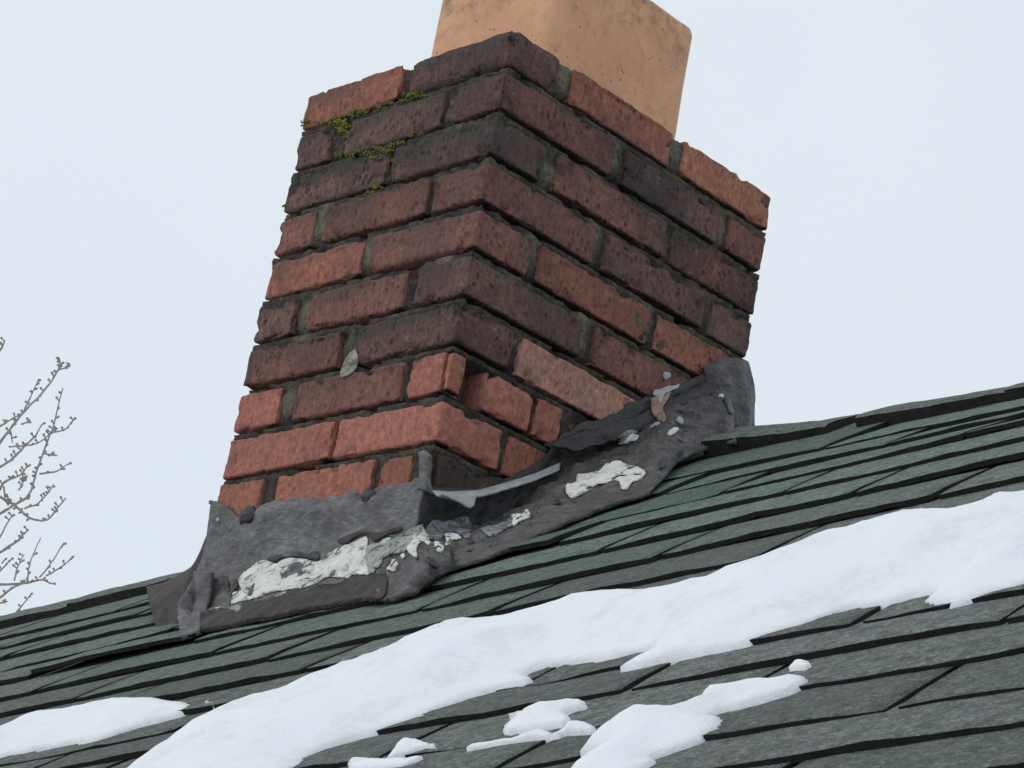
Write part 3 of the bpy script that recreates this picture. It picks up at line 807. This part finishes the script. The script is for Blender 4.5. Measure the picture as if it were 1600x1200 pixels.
# side wall: black tar behind, its front end painting the cavity's shade black, on the bricks' line
ty = [(660, 760), (700, 762), (740, 766), (770, 758), (800, 745), (830, 728), (858, 706), (862, 690), (885, 676), (905, 662), (935, 655), (965, 642), (985, 628), (1010, 622), (1040, 612), (1056, 604), (1080, 592), (1105, 578), (1130, 566), (1158, 560)]
lowy = [(648, 850), (700, 850), (740, 838), (775, 825), (805, 808), (835, 790), (862, 772), (890, 752), (915, 735), (940, 722), (962, 712), (985, 702), (1010, 690), (1030, 680), (1050, 672), (1070, 664), (1092, 655), (1112, 650), (1135, 645), (1165, 640)]
fl('tar_cavity_backing', [[on_side(x, y, .001) for x, y in ty], [on_side((a[0] + b[0]) / 2, (a[1] + b[1]) / 2, .005) for a, b in zip(ty, lowy)], [on_side(x, y, .006) for x, y in lowy]], 120, 30, M_BLACK, .003, .005, 34, 6., .004, 'black tar over the lower bricks, and black filling the shaded cavity')
# side apron: from the wall down on to the shingles
at = [(652, 868), (676, 850), (706, 840), (740, 832), (776, 818), (806, 800), (836, 780), (866, 755), (900, 732), (935, 716), (965, 700), (995, 682), (1020, 660), (1045, 640), (1070, 632), (1100, 622), (1130, 618), (1142, 630)]
ab = [(596, 938), (634, 928), (668, 912), (690, 894), (732, 880), (770, 868), (806, 854), (842, 834), (878, 820), (914, 804), (948, 790), (985, 778), (1016, 768), (1040, 745), (1060, 720), (1084, 708), (1118, 694), (1150, 690)]
r1 = [on_side(x, y, .014) for x, y in at]
r3 = [R3(x, y, .0205) for x, y in ab]
r2 = []
for i in range(len(at)):
    m2 = (r1[i] + r3[i]) / 2; r2.append(m2 + ND * .001)
r0 = [p - np.array((.012, 0, .004)) for p in r1]
side_ap = fl('side_apron', [r0, r1, r2, r3], 170, 44, M_TAR2, .003, .0065, 36, 12., .005, 'lumpy brown-grey apron along the sloped face')
# corner piece joining the two aprons
fl('corner_apron', [[on_front(585, 842, .02), on_front(625, 834, .024), on_side(662, 838, .02), on_side(700, 842, .012)], [on_front(590, 880, .035), on_front(620, 880, .038), R3(655, 885, .040), R3(705, 868, .032)], [R3(575, 935, .021), R3(612, 935, .021), R3(655, 922, .021), R3(704, 892, .021)]], 44, 30, M_TAR2, .004, .006, 40, 15., .004)
# upright piece round the far corner
fl('corner_flashing', [[on_side(1100, 574, .006), on_side(1125, 560, .008), on_side(1150, 559, .008), on_side(1168, 566, .0)], [on_side(1106, 604, .010), on_side(1130, 600, .014), on_side(1160, 600, .014), on_side(1179, 606, .0)],
    [on_side(1124, 630, .014), on_side(1142, 630, .018), on_side(1164, 630, .016), on_side(1178, 640, .0)], [on_side(1142, 672, .02), on_side(1152, 674, .022), on_side(1168, 674, .018), on_side(1178, 672, .0)]], 34, 44, M_TAR2, .004, .0045, 34, 31., .003, 'grey-brown cement wrapped round the uphill corner')
# bent strip of bare metal lifting off the wall
fl('metal_strip', [[on_side(676, 766, .012), on_side(700, 768, .016), on_side(745, 766, .018), on_side(790, 754, .016), on_side(835, 740, .014), on_side(876, 722, .010)],
    [on_side(684, 774, .030), on_side(712, 778, .034), on_side(752, 775, .034), on_side(795, 763, .030), on_side(838, 749, .026), on_side(874, 734, .02)]], 60, 8, M_METAL, .0008, .0015, 30, 41., .001, 'strip of bare metal bent away from the wall')
fl('metal_strip', [[on_side(690, 772, .034), on_side(718, 775, .035), on_side(746, 773, .034)], [on_side(718, 784, .038), on_side(730, 788, .038), on_side(742, 784, .038)], [on_side(729, 791, .04), on_side(735, 793, .04), on_side(741, 789, .04)]], 14, 14, M_METAL, .0008, .001, 40, 43., .001)
# lifted black flap lines over the cavity
fl('tar_flap', [[on_side(868, 690, .016), on_side(905, 676, .022), on_side(950, 664, .02), on_side(1000, 648, .016), on_side(1050, 622, .012), on_side(1110, 596, .01)], [on_side(850, 694, .02), on_side(900, 705, .034), on_side(955, 690, .034), on_side(1010, 672, .03), on_side(1062, 642, .024), on_side(1115, 612, .018)]], 80, 16, M_BLACK, .002, .004, 40, 51., .004)

# paint and cement patches laid on those surfaces
dg = bpy.context.evaluated_depsgraph_get(); dg.update()
bpy.context.view_layer.update()
def bvh_of(objs):
    V, F = [], []
    for o in objs:
        mw = o.matrix_world; b = len(V)
        V += [mw @ v.co for v in o.data.vertices]; F += [[b + i for i in p.vertices] for p in o.data.polygons]
    return BVHTree.FromPolygons(V, F)
surf = [o for o in flash.children if o.type == 'MESH']
bv = bvh_of(surf + [o for o in chim.children if o.type == 'MESH' and o.name.startswith(('brick', 'mortar'))])
camw = Vector(W(CAM))
PX = []
def patch(name, pts, mat, thick=.0018, step=1.4, wob=1.2, dens=3, parent=flash, seed=0, label=None, bump=.0006, lim=.03):
    PX.append(np.array(pts, float)); thick = .0005 + thick * .16; poly = densify(pts, dens, wob * .6, True, seed)
    poly = [p_ + 1.5 * np.array([noise.noise(Vector((p_[0] * .45, p_[1] * .45, 3))), noise.noise(Vector((p_[0] * .45, p_[1] * .45, 11)))]) for p_ in densify(poly, 2)]
    P_, F, dist = poly_grid(poly, step)
    V = []; hits = []
    NB = [[] for _ in P_]
    for f in F:
        for i in range(4): NB[f[i]] += [f[(i + 1) % 4], f[i - 1]]
    for (x, y), d in zip(P_, dist):
        r = Vector(Wd(ray(x, y))); h = bv.ray_cast(camw, r)
        hits.append((r, h, d))
    t0 = [None if h[0] is None else h[3] for r, h, d in hits]; ts = list(t0)
    for _ in range(2):
        t0 = [None if t0[i] is None else min([t0[i]] + [t0[k] for k in NB[i] if t0[k] is not None and abs(t0[k] - t0[i]) < .03]) for i in range(len(t0))]
    ts = list(t0)
    for _ in range(5):
        ts = [None if ts[i] is None else min(t0[i], np.mean([ts[i]] + [ts[k] for k in NB[i] if ts[k] is not None and abs(ts[k] - ts[i]) < .03])) for i in range(len(ts))]
    for (r, h, d), t_ in zip(hits, ts):
        if t_ is None: V.append(None); continue
        n = h[1]; hp = camw + r * t_
        if n.dot(r) > 0: n = -n
        n = (n - r).normalized(); hp = hp - r * .0006
        e = min(1, d / 1.3)
        V.append(np.array(hp + n * (.0003 + thick * math.sqrt(max(0, 1 - (1 - e) ** 2)) + bump * noise.noise(Vector(h[0]) * 90)), float))
    G = []
    for f in F:
        if any(V[i] is None for i in f): continue
        q = [V[i] for i in f]
        if max(np.linalg.norm(q[i] - q[(i + 1) % 4]) for i in range(4)) > lim: continue
        G.append(f[::-1])
    if not G: return None
    par = {}                       # keep one connected piece
    def fd(a):
        while par.setdefault(a, a) != a: par[a] = par[par[a]]; a = par[a]
        return a
    for f in G:
        for i in f[1:]: par[fd(i)] = fd(f[0])
    cn = {}
    for f in G: cn[fd(f[0])] = cn.get(fd(f[0]), 0) + 1
    bst = max(cn, key=cn.get); G = [f for f in G if fd(f[0]) == bst]
    used = sorted({i for f in G for i in f}); mp = {k: n for n, k in enumerate(used)}
    o = mesh_obj(name, [V[i] for i in used], [[mp[i] for i in f] for f in G], mat, parent, world=True)
    if label: o['label'] = label
    return o
Z1 = lambda L: [(200 + x / 3.636, 740 + y / 3.636) for x, y in L]
Z2 = lambda L: [(540 + x / 3.636, 740 + y / 3.636) for x, y in L]
Z3 = lambda L: [(660 + x / 3.636, 560 + y / 3.636) for x, y in L]
Z4 = lambda L: [(960 + x / 5.714, 540 + y / 5.714) for x, y in L]
patch('dark_apron_patch', [(318, 992), (312, 955), (320, 928), (345, 908), (368, 902), (380, 920), (420, 925), (470, 915), (520, 900), (560, 893), (600, 890), (604, 925), (588, 938), (545, 948), (500, 957), (450, 966), (400, 974), (350, 984)], M_DARKB, .0005, 1.6, 1.5, label='dark brown tar along the foot of the apron')
patch('paint_patch', Z1([(600, 760), (585, 730), (595, 680), (640, 660), (628, 610), (650, 570), (700, 530), (745, 500), (780, 492), (840, 510), (900, 482), (980, 482), (1080, 500), (1140, 455), (1200, 420), (1270, 395), (1355, 360), (1360, 440), (1370, 600), (1310, 590), (1250, 595), (1190, 590), (1130, 590), (1060, 630), (960, 660), (880, 665), (800, 680), (760, 700), (700, 720), (660, 735), (655, 770)]), M_WHITE, .003, 1.4, 1.5, 3, label='large flaking off-white patch')
patch('cement_spot', Z1([(870, 600), (880, 565), (915, 530), (960, 500), (1005, 520), (985, 560), (940, 585), (900, 600)]), M_BLUE, .0042, 1.5, .8)
patch('cement_spot', Z1([(935, 560), (935, 535), (970, 520), (985, 540), (965, 565)]), M_TAR2, .0055, 1.5, .5)
patch('cement_spot', Z1([(680, 690), (700, 640), (725, 620), (730, 650), (705, 700)]), M_TAR2, .0045, 1.5, .5)
patch('cement_spot', Z1([(660, 600), (700, 570), (712, 580), (680, 612)]), M_PALE, .0045, 1.5, .5)
patch('paint_patch', Z1([(790, 690), (860, 672), (910, 670), (890, 695), (830, 712)]), M_PALE, .004, 1.5, .5)
patch('paint_patch', Z1([(578, 755), (600, 725), (640, 735), (650, 770), (620, 790), (580, 775)]), M_PALE, .0045, 1.5, .5)
patch('tar_patch', Z1([(790, 480), (850, 460), (905, 470), (960, 440), (1010, 455), (1070, 440), (1085, 490), (1000, 478), (900, 474), (840, 500)]), M_BLACK, .004, 1.5, 1.2)
patch('tar_patch', Z1([(540, 600), (552, 582), (575, 620), (570, 665), (552, 650)]), M_BLACK, .004, 1.5, .5)
patch('tar_patch', Z1([(582, 700), (590, 640), (612, 600), (628, 640), (600, 690), (590, 780), (572, 770)]), M_BLACK, .0042, 1.5, .5)
patch('paint_patch', Z1([(488, 775), (505, 758), (545, 755), (548, 772), (505, 788)]), M_WHITE, .004, 1.2, .5)
patch('paint_patch', Z1([(498, 262), (512, 250), (524, 262), (512, 276)]), M_METAL, .003, 1.2, .3)
patch('chip', Z1([(555, 640), (566, 625), (574, 655), (562, 672)]), M_PEACH, .004, 1.2, .3)
patch('chip', Z1([(1408, 668), (1420, 645), (1438, 655), (1432, 685)]), M_PEACH, .004, 1.2, .3)
patch('tar_patch', Z1([(1190, 380), (1300, 330), (1420, 335), (1500, 310), (1545, 300), (1560, 320), (1450, 360), (1400, 385), (1340, 345), (1240, 400)]), M_DARKB, .0035, 1.5, 1.0)
patch('paint_patch', Z2([(112, 430), (150, 400), (190, 395), (250, 380), (330, 340), (420, 290), (440, 300), (400, 380), (350, 430), (330, 450), (260, 460), (205, 510), (225, 590), (190, 600), (140, 615), (125, 540)]), M_PALE, .0035, 1.8, 1.0, label='grey-green patch at the front corner')
patch('paint_patch', Z2([(190, 400), (225, 368), (262, 368), (240, 390), (205, 408)]), M_WHITE, .005, 1.2, .5)
patch('paint_patch', Z2([(430, 295), (455, 330), (480, 385), (470, 410), (435, 385), (405, 420), (408, 478), (385, 470), (345, 430), (370, 390), (385, 330)]), M_WHITE, .0055, 1.4, .8)
patch('paint_patch', Z2([(232, 545), (255, 515), (265, 488), (290, 490), (298, 530), (270, 570), (240, 568)]), M_WHITE, .005, 1.4, .5)
patch('paint_patch', Z2([(505, 385), (530, 380), (555, 410), (552, 440), (530, 450), (508, 415)]), M_WHITE, .005, 1.4, .5)
patch('paint_patch', Z2([(560, 345), (585, 335), (640, 345), (655, 372), (620, 378), (590, 400), (565, 410), (572, 375)]), M_WHITE, .005, 1.4, .5)
patch('paint_patch', Z2([(312, 460), (330, 452), (340, 475), (322, 485)]), M_WHITE, .005, 1.2, .3)
patch('paint_patch', Z2([(455, 320), (500, 265), (560, 275), (640, 250), (705, 255), (715, 340), (690, 372), (640, 340), (580, 330), (545, 370), (500, 380), (480, 370)]), M_BLUE, .0035, 1.6, 1.5, label='crumpled blue-grey patch')
patch('paint_patch', Z2([(770, 290), (830, 285), (900, 270), (940, 255), (945, 300), (900, 320), (850, 355), (800, 350), (775, 320)]), M_BLUE, .0035, 1.6, 1.0)
patch('paint_patch', Z2([(820, 280), (835, 250), (910, 205), (945, 210), (1000, 232), (1030, 205), (1052, 235), (1040, 255), (990, 270), (965, 298), (945, 285), (948, 245), (900, 245), (860, 272)]), M_WHITE, .005, 1.4, .6)
patch('tar_patch', Z2([(690, 395), (712, 365), (735, 398), (712, 405)]), M_BLACK, .004, 1.4, .4)
patch('tar_patch', Z2([(455, 480), (480, 475), (530, 520), (520, 540), (480, 520)]), M_BLACK, .004, 1.4, .4)
patch('paint_patch', Z3([(820, 715), (870, 705), (882, 660), (930, 655), (1000, 640), (1055, 590), (1120, 583), (1165, 605), (1215, 612), (1270, 650), (1235, 690), (1190, 705), (1165, 745), (1130, 738), (1120, 705), (1090, 690), (1040, 710), (1000, 715), (950, 745), (900, 778), (850, 795), (822, 765)]), M_WHITE, .0035, 1.8, 1.2, label='white patch on the side apron')
patch('cement_spot', Z3([(820, 745), (850, 735), (862, 750), (840, 765), (822, 762)]), M_TAR2, .0048, 1.2, .3)
patch('paint_patch', Z3([(1112, 480), (1130, 455), (1190, 430), (1228, 440), (1215, 465), (1170, 480), (1120, 490)]), M_WHITE, .004, 1.3, .4)
patch('paint_patch', Z3([(1105, 455), (1140, 420), (1200, 405), (1225, 425), (1160, 445)]), M_BLUE, .003, 1.3, .4)
patch('paint_patch', Z3([(1392, 425), (1415, 400), (1440, 390), (1456, 405), (1430, 430), (1400, 440)]), M_WHITE, .004, 1.2, .3)
patch('paint_patch', Z3([(1438, 350), (1460, 330), (1480, 345), (1482, 380), (1460, 372)]), M_METAL, .004, 1.2, .3)
patch('tar_patch', Z3([(1350, 590), (1375, 560), (1392, 580), (1385, 610), (1352, 630)]), M_BLACK, .004, 1.2, .4)
patch('tar_patch', Z3([(745, 815), (775, 800), (785, 820), (765, 835)]), M_BLACK, .004, 1.2, .4)
patch('paint_patch', Z4([(350, 400), (400, 390), (470, 365), (540, 355), (575, 340), (570, 375), (500, 410), (440, 440), (420, 520), (385, 510), (388, 460), (352, 448)]), M_METAL, .004, 1.2, .4)
patch('chip', Z4([(325, 500), (330, 470), (385, 455), (395, 510), (425, 515), (430, 460), (500, 415), (470, 490), (430, 560), (455, 620), (450, 685), (390, 665), (335, 590)]), M_PEACH, .0045, 1.2, .5)
patch('paint_patch', Z4([(430, 280), (445, 240), (490, 240), (500, 275), (460, 310)]), M_METAL, .003, 1.2, .5)
patch('paint_patch', Z4([(310, 735), (340, 705), (400, 680), (405, 700), (350, 725), (320, 745)]), M_METAL, .004, 1.2, .3)
patch('paint_patch', Z4([(930, 445), (955, 432), (975, 440), (970, 462), (935, 460)]), M_WHITE, .004, 1.0, .3)
patch('tar_patch', Z4([(970, 480), (1000, 470), (1040, 560), (1048, 620), (1020, 600), (995, 540)]), M_BLACK, .004, 1.2, .4)
M_LGT = m_simple('pale_mortar', (.30, .285, .235), .95, .1, .45, 60, .8, .004)
PM = lambda L: patch('mortar_patch', L, M_LGT, .001, 1.3, .8, parent=chim, lim=.009)
PM([(532, 588), (540, 560), (555, 546), (560, 565), (552, 582)])
# crumbs of broken mortar caught on the apron
V, F = [], []
for _ in range(60):
    t = random.random(); i = random.randrange(len(at) - 1)
    a = np.array(at[i]) * (1 - t) + np.array(at[i + 1]) * t; b = np.array(ab[i]) * (1 - t) + np.array(ab[i + 1]) * t; s_ = random.random() ** 1.3 * .85
    x, y = a + (b - a) * s_
    if any(P_[:, 0].min() - 3 < x < P_[:, 0].max() + 3 and P_[:, 1].min() - 3 < y < P_[:, 1].max() + 3 for P_ in PX): continue
    h = bv.ray_cast(camw, Vector(Wd(ray(x, y))))
    if h[0] is None: continue
    v, f = blob(None, (0, 0, 0), random.uniform(.0015, .0035), 0, 0, random.uniform(0, 99), (1, 1, .7), .7, 1)
    c = np.array(h[0]); b_ = len(V); V += [c + Wd(p) for p in v]; F += [[b_ + k for k in q] for q in f]
o = mesh_obj('tar_crumbs', V, F, M_TAR2, flash, world=True); o['kind'] = 'stuff'

# ================================================================== SNOW
Q5 = lambda L: [(x / 3.721, 880 + y / 3.721) for x, y in L]
Q6 = lambda L: [(400 + x / 3.721, 880 + y / 3.721) for x, y in L]
Q7 = lambda L: [(800 + x / 3.721, 880 + y / 3.721) for x, y in L]
Q8 = lambda L: [(1170 + x / 3.721, 880 + y / 3.721) for x, y in L]
QD = lambda L: [(560 + x / 4, 1000 + y / 4) for x, y in L]
def snow(label, upper, lower, H, wdt, hu, hl=.008, step=.0055, rag=.005, amp=.17):
    """upper/lower: outline in the photo; the upper edge is the snow's own silhouette, the lower lies on the shingles"""
    P_ = [hit_uv(x, y, hu + .003) for x, y in upper] + [hit_uv(x, y, hl + .004) for x, y in lower]
    poly = densify([p * 100 for p in P_], 4, 0, True)
    poly = [q / 100 + rag * np.array([fnoise((q[0], q[1], 0), .45, 3, 1), fnoise((q[0], q[1], 0), .45, 3, 6)]) + rag * .55 * np.array([fnoise((q[0], q[1], 0), 1.6, 3, 1), fnoise((q[0], q[1], 0), 1.6, 3, 6)]) for q in densify(poly, 2)]
    pts, F, dist = poly_grid(poly, step)
    F = [f for f in F if sum(dist[i] > .0012 for i in f) >= 1]      # drop slivers at the tips
    par = {}
    def fd(a):
        while par.setdefault(a, a) != a: par[a] = par[par[a]]; a = par[a]
        return a
    for f in F:
        for i in f[1:]: par[fd(i)] = fd(f[0])
    cn = {}
    for f in F: cn[fd(f[0])] = cn.get(fd(f[0]), 0) + 1
    bst = max(cn, key=cn.get); F = [f for f in F if fd(f[0]) == bst]
    us_ = sorted({i for f in F for i in f}); mp_ = {k: n for n, k in enumerate(us_)}
    pts = pts[us_]; dist = dist[us_]; F = [[mp_[i] for i in f] for f in F]
    lp = np.array([q for q in P_[len(upper):]]); lo_ = np.array(densify(list(lp * 100), 6, 0, False)) / 100
    V = []
    for (u, v), d in zip(pts, dist):
        dl = np.sqrt(((lo_ - (u, v)) ** 2).sum(1).min())
        thin = min(1.0, .30 + dl / (wdt * 1.9))        # melting out towards the lower edge
        e = min(1.0, d / (wdt * (1 + .2 * fnoise((u, v, 0), 11, 2, 8)))); base = .007 if d == 0 else 0.0168
        h = base + H * thin * (1 - (1 - e) ** 2) ** .7
        if d > 0: h += H * amp * e * thin * (fnoise((u, v, 0), 9, 3, 2) + .55 * fnoise((u, v, 0), 30, 4, 4)) + .0013 * e * fnoise((u, v, 0), 50, 3, 5) + .0022 * e * thin * fnoise((u, v * 1.6, 0), 14, 3, 15) + .0009 * fnoise((u, v, 0), 190, 2, 4)
        V.append(roofpt(u, v, max(.003, h)))
    n = len(V)
    V += [roofpt(u, v, .0) for (u, v) in pts]      # underside
    G = list(F) + [[n + i for i in f[::-1]] for f in F]
    cnt = {}
    for f in F:
        for i in range(4):
            a, b = f[i], f[(i + 1) % 4]; cnt[(a, b)] = 1
    for (a, b) in list(cnt):
        if (b, a) not in cnt: G.append([b, a, n + a, n + b])
    o = mesh_obj('snow_patch', V, G, MW)
    tag(o, label, 'snow', 'snow lying on the roof shingles'); return o
snow('long thick band of snow running diagonally down the whole roof below the chimney',
     Q5([(620, 1240), (700, 1190), (900, 1060), (1100, 960), (1300, 870)]) + Q6([(0, 790), (200, 740), (400, 650), (650, 560), (850, 480), (1000, 400), (1200, 320), (1400, 290), (1600, 285)]) +
     Q7([(500, 185), (850, 130), (1150, 100), (1300, 60), (1450, 5)]) + [(1220, 864), (1320, 832), (1440, 800), (1520, 788), (1568, 784), (1600, 771), (1690, 745)],
     [(1720, 880)] + Q8([(1600, 160), (1350, 230), (1180, 275), (1050, 272), (1030, 215), (800, 262), (470, 318), (400, 360), (230, 410), (0, 490)]) +
     Q7([(1300, 500), (1130, 540), (900, 590), (620, 650), (720, 590), (800, 560), (690, 550), (550, 580), (200, 612), (110, 665)]) +
     QD([(1090, 262), (1075, 290), (850, 330), (600, 420), (430, 480), (420, 505), (200, 570), (60, 630), (0, 640)]) + Q6([(320, 1150), (250, 1230)]) + [(300, 1290)],
     .029, .075, .028, .009, .008)
snow('tapering tongue of snow at the left edge, above the long band',
     [(-90, 1190)] + Q5([(0, 1005), (60, 970), (270, 880), (570, 840), (870, 790), (1060, 790), (1130, 796), (1200, 790), (1258, 805)]),
     Q5([(1245, 840), (1150, 880), (1090, 905), (800, 990), (540, 1075), (400, 1090), (150, 1140), (0, 1165)]) + [(-90, 1235)], .021, .05, .020, .006, .007)
snow('large lobed patch of snow low on the roof at the right',
     Q7([(300, 1290), (410, 1190), (470, 1140), (425, 1110), (440, 1070), (600, 980), (690, 920), (920, 880), (1050, 820), (1200, 750), (1420, 710), (1600, 660)]) + Q8([(260, 650), (340, 655), (415, 680)]),
     Q8([(350, 730), (270, 775), (100, 830), (0, 860)]) + Q7([(1400, 862), (1170, 915), (1240, 970), (1180, 1030), (1000, 1100), (850, 1170), (700, 1290)]), .016, .034, .015, .008, .005)
snow('tiny crescent of snow just above the right lobed patch', Q8([(238, 640), (290, 600), (350, 598), (372, 608)]), Q8([(332, 626), (270, 632)]), .003, .01, .010, .010, .003, .001)
snow('small jagged clump of snow above a thin snow strip', QD([(905, 470), (960, 455), (1040, 440), (1090, 450), (1250, 405), (1400, 380), (1455, 398)]),
     QD([(1440, 420), (1310, 460), (1330, 510), (1290, 550), (1100, 580), (950, 600), (905, 585), (960, 520), (970, 490)]), .010, .022, .014, .010, .004, .003)
snow('thin strip of snow with a rounded right end under the jagged clump', QD([(650, 700), (750, 660), (940, 628), (1150, 580), (1240, 590), (1320, 545), (1420, 530), (1480, 560)]),
     QD([(1440, 597), (1300, 600), (1240, 620), (1000, 650), (700, 708)]), .008, .014, .013, .010, .003, .002)
snow('small pointed fleck of snow by the bottom edge, below the band', QD([(150, 772), (230, 700), (320, 655), (480, 655), (492, 672)]), QD([(420, 695), (330, 722), (160, 782)]), .008, .016, .013, .010, .003, .002)
snow('low crumbly strip of snow cut by the bottom edge', QD([(-40, 775), (60, 768), (160, 772), (280, 768), (340, 765), (418, 745)]), QD([(360, 790), (300, 812), (200, 830), (-40, 835)]), .006, .012, .012, .010, .003, .002)

# ================================================================== BARE TREE beyond the house
DEP = 13.0
def far(x, y, d=DEP):
    r = CR.T @ np.array([(x - 800) / FPX, (y - 600) / FPX, 1.0]); return W(CAM + r * d)
def tube(paths, name, mat, parent, sides=6):
    V, F = [], []
    for P_, R_ in paths:
        P_ = [np.array(p) for p in P_]
        b0 = len(V)
        for i, (p, r) in enumerate(zip(P_, R_)):
            t = P_[min(i + 1, len(P_) - 1)] - P_[max(i - 1, 0)]; t /= np.linalg.norm(t) + 1e-12
            a = np.cross(t, [0.3, 0.9, 0.1]); a /= np.linalg.norm(a); b = np.cross(t, a)
            for k in range(sides):
                an = 2 * math.pi * k / sides; V.append(p + (a * math.cos(an) + b * math.sin(an)) * r)
        for i in range(len(P_) - 1):
            for k in range(sides):
                q = b0 + i * sides; n_ = (k + 1) % sides; F.append([q + k, q + n_, q + sides + n_, q + sides + k])
        F.append([b0 + k for k in range(sides)][::-1]); F.append([b0 + (len(P_) - 1) * sides + k for k in range(sides)])
    return mesh_obj(name, V, F, mat, parent, world=True)
TB = far(-420, 900); tbase = np.array([TB[0], TB[1], 0.0])
tree = bpy.data.objects.new('bare_tree', None); COL.objects.link(tree); tree.location = tbase
tag(tree, 'leafless tree with budding twigs behind the roof at the left edge', 'tree')
trunk_pts = [tbase + np.array((0.05 * math.sin(z), .04 * math.cos(z * 1.3), z)) for z in np.linspace(-.1, TB[2] + 1.6, 14)]
tube([(trunk_pts, list(np.linspace(.15, .05, 14)))], 'trunk', M_BARK, tree, 12)
BR = [
 [[(0, 430), (60, 350), (110, 290), (170, 230), (230, 140), (233, 100)], [(228, 146), (250, 138), (275, 130)], [(95, 300), (120, 250), (150, 180)], [(85, 355), (120, 345)], [(0, 365), (40, 340), (85, 318)], [(40, 380), (50, 430)]],
 [[(0, 705), (60, 670), (115, 630), (140, 550), (165, 480), (195, 400), (210, 360), (245, 215)], [(200, 390), (255, 375), (290, 335)], [(180, 472), (225, 480)], [(155, 550), (220, 540), (270, 510)], [(35, 445), (110, 440), (160, 425), (198, 392)], [(75, 615), (90, 585), (96, 560)]],
 [[(0, 525), (50, 490), (100, 440), (140, 400), (165, 355)]],
 [[(0, 640), (65, 680), (120, 725), (185, 730), (220, 690), (258, 645)], [(95, 685), (140, 670), (185, 630), (210, 590)]],
 [[(0, 612), (20, 580), (80, 555), (107, 515)], [(15, 600), (20, 650), (32, 675)], [(90, 545), (85, 605)]],
 [[(0, 858), (60, 820), (88, 790), (110, 770)], [(0, 800), (25, 750), (50, 710)]],
 [[(-20, 985), (100, 978), (160, 965), (200, 980)], [(155, 955), (200, 900), (250, 820)], [(180, 950), (240, 915), (290, 870)], [(105, 975), (120, 890), (160, 800)], [(58, 965), (70, 910), (95, 865)], [(0, 930), (25, 905), (50, 880)], [(10, 900), (20, 885)]],
 [[(0, 1035), (60, 990), (120, 975)], [(58, 1100), (90, 1060), (120, 1025)], [(0, 1055), (30, 1050)]],
 [[(-10, 85), (5, 60), (20, 30)]],
]
for bi, grp in enumerate(BR):
    main = None; paths = []
    for gi, L in enumerate(grp):
        P2 = densify([(x / 2.5, 520 + y / 2.5) for x, y in L], 5, 1.2, False, bi + gi)
        n_ = len(P2); dz_ = bi * .15
        P3 = []
        for i, (x, y) in enumerate(P2):
            P3.append(far(x, y, DEP + dz_ + (.12 * i / n_ if gi else 0) + .05 * noise.noise(Vector((x * .03, y * .03, bi)))))
        r0 = .0080 if gi == 0 else .0056
        if gi == 0:
            # limb from the trunk out to where the branch comes into sight
            st = np.array(P3[0]); zt_ = max(.8, st[2] - 1.1 + .25 * bi); a0 = tbase + np.array((0.0, 0.0, zt_))
            c1 = a0 * .55 + st * .45 + np.array((0, 0, -.18))
            limb = [a0 * (1 - t) ** 2 + c1 * 2 * t * (1 - t) + st * t * t for t in np.linspace(0, 1, 10)]
            tube([(limb, list(np.linspace(.034, r0 * 1.05, 10)))], 'limb', M_BARK, tree, 8)
        RR = [r0 * (1 - .55 * i / n_) * (1 + .25 * noise.noise(Vector((x * .2, y * .2, 3)))) for i, (x, y) in enumerate(P2)]
        paths.append((P3, RR))
        if gi == 0 or True:
            for i in range(2, n_ - 1):     # short budding spurs
                if random.random() < .62:
                    p = np.array(P3[i]); t = np.array(P3[i + 1]) - np.array(P3[i - 1]); t /= np.linalg.norm(t)
                    sdir = Wd(CR[0] * random.choice((-1, 1)) + CR[1] * random.uniform(-1.2, .1) + CR[2] * random.uniform(-.5, .5)) + t * .6
                    sdir /= np.linalg.norm(sdir); Ls = random.uniform(.009, .026)
                    paths.append(([p, p + sdir * Ls * .6, p + sdir * Ls], [.0042, .0038, .0072]))
                    paths.append(([p + sdir * Ls, p + sdir * (Ls + .006), p + sdir * (Ls + .010)], [.0072, .0068, .0025]))
    tube(paths, 'branch', M_BARK, tree, 5)
print('shingles', n_sh)
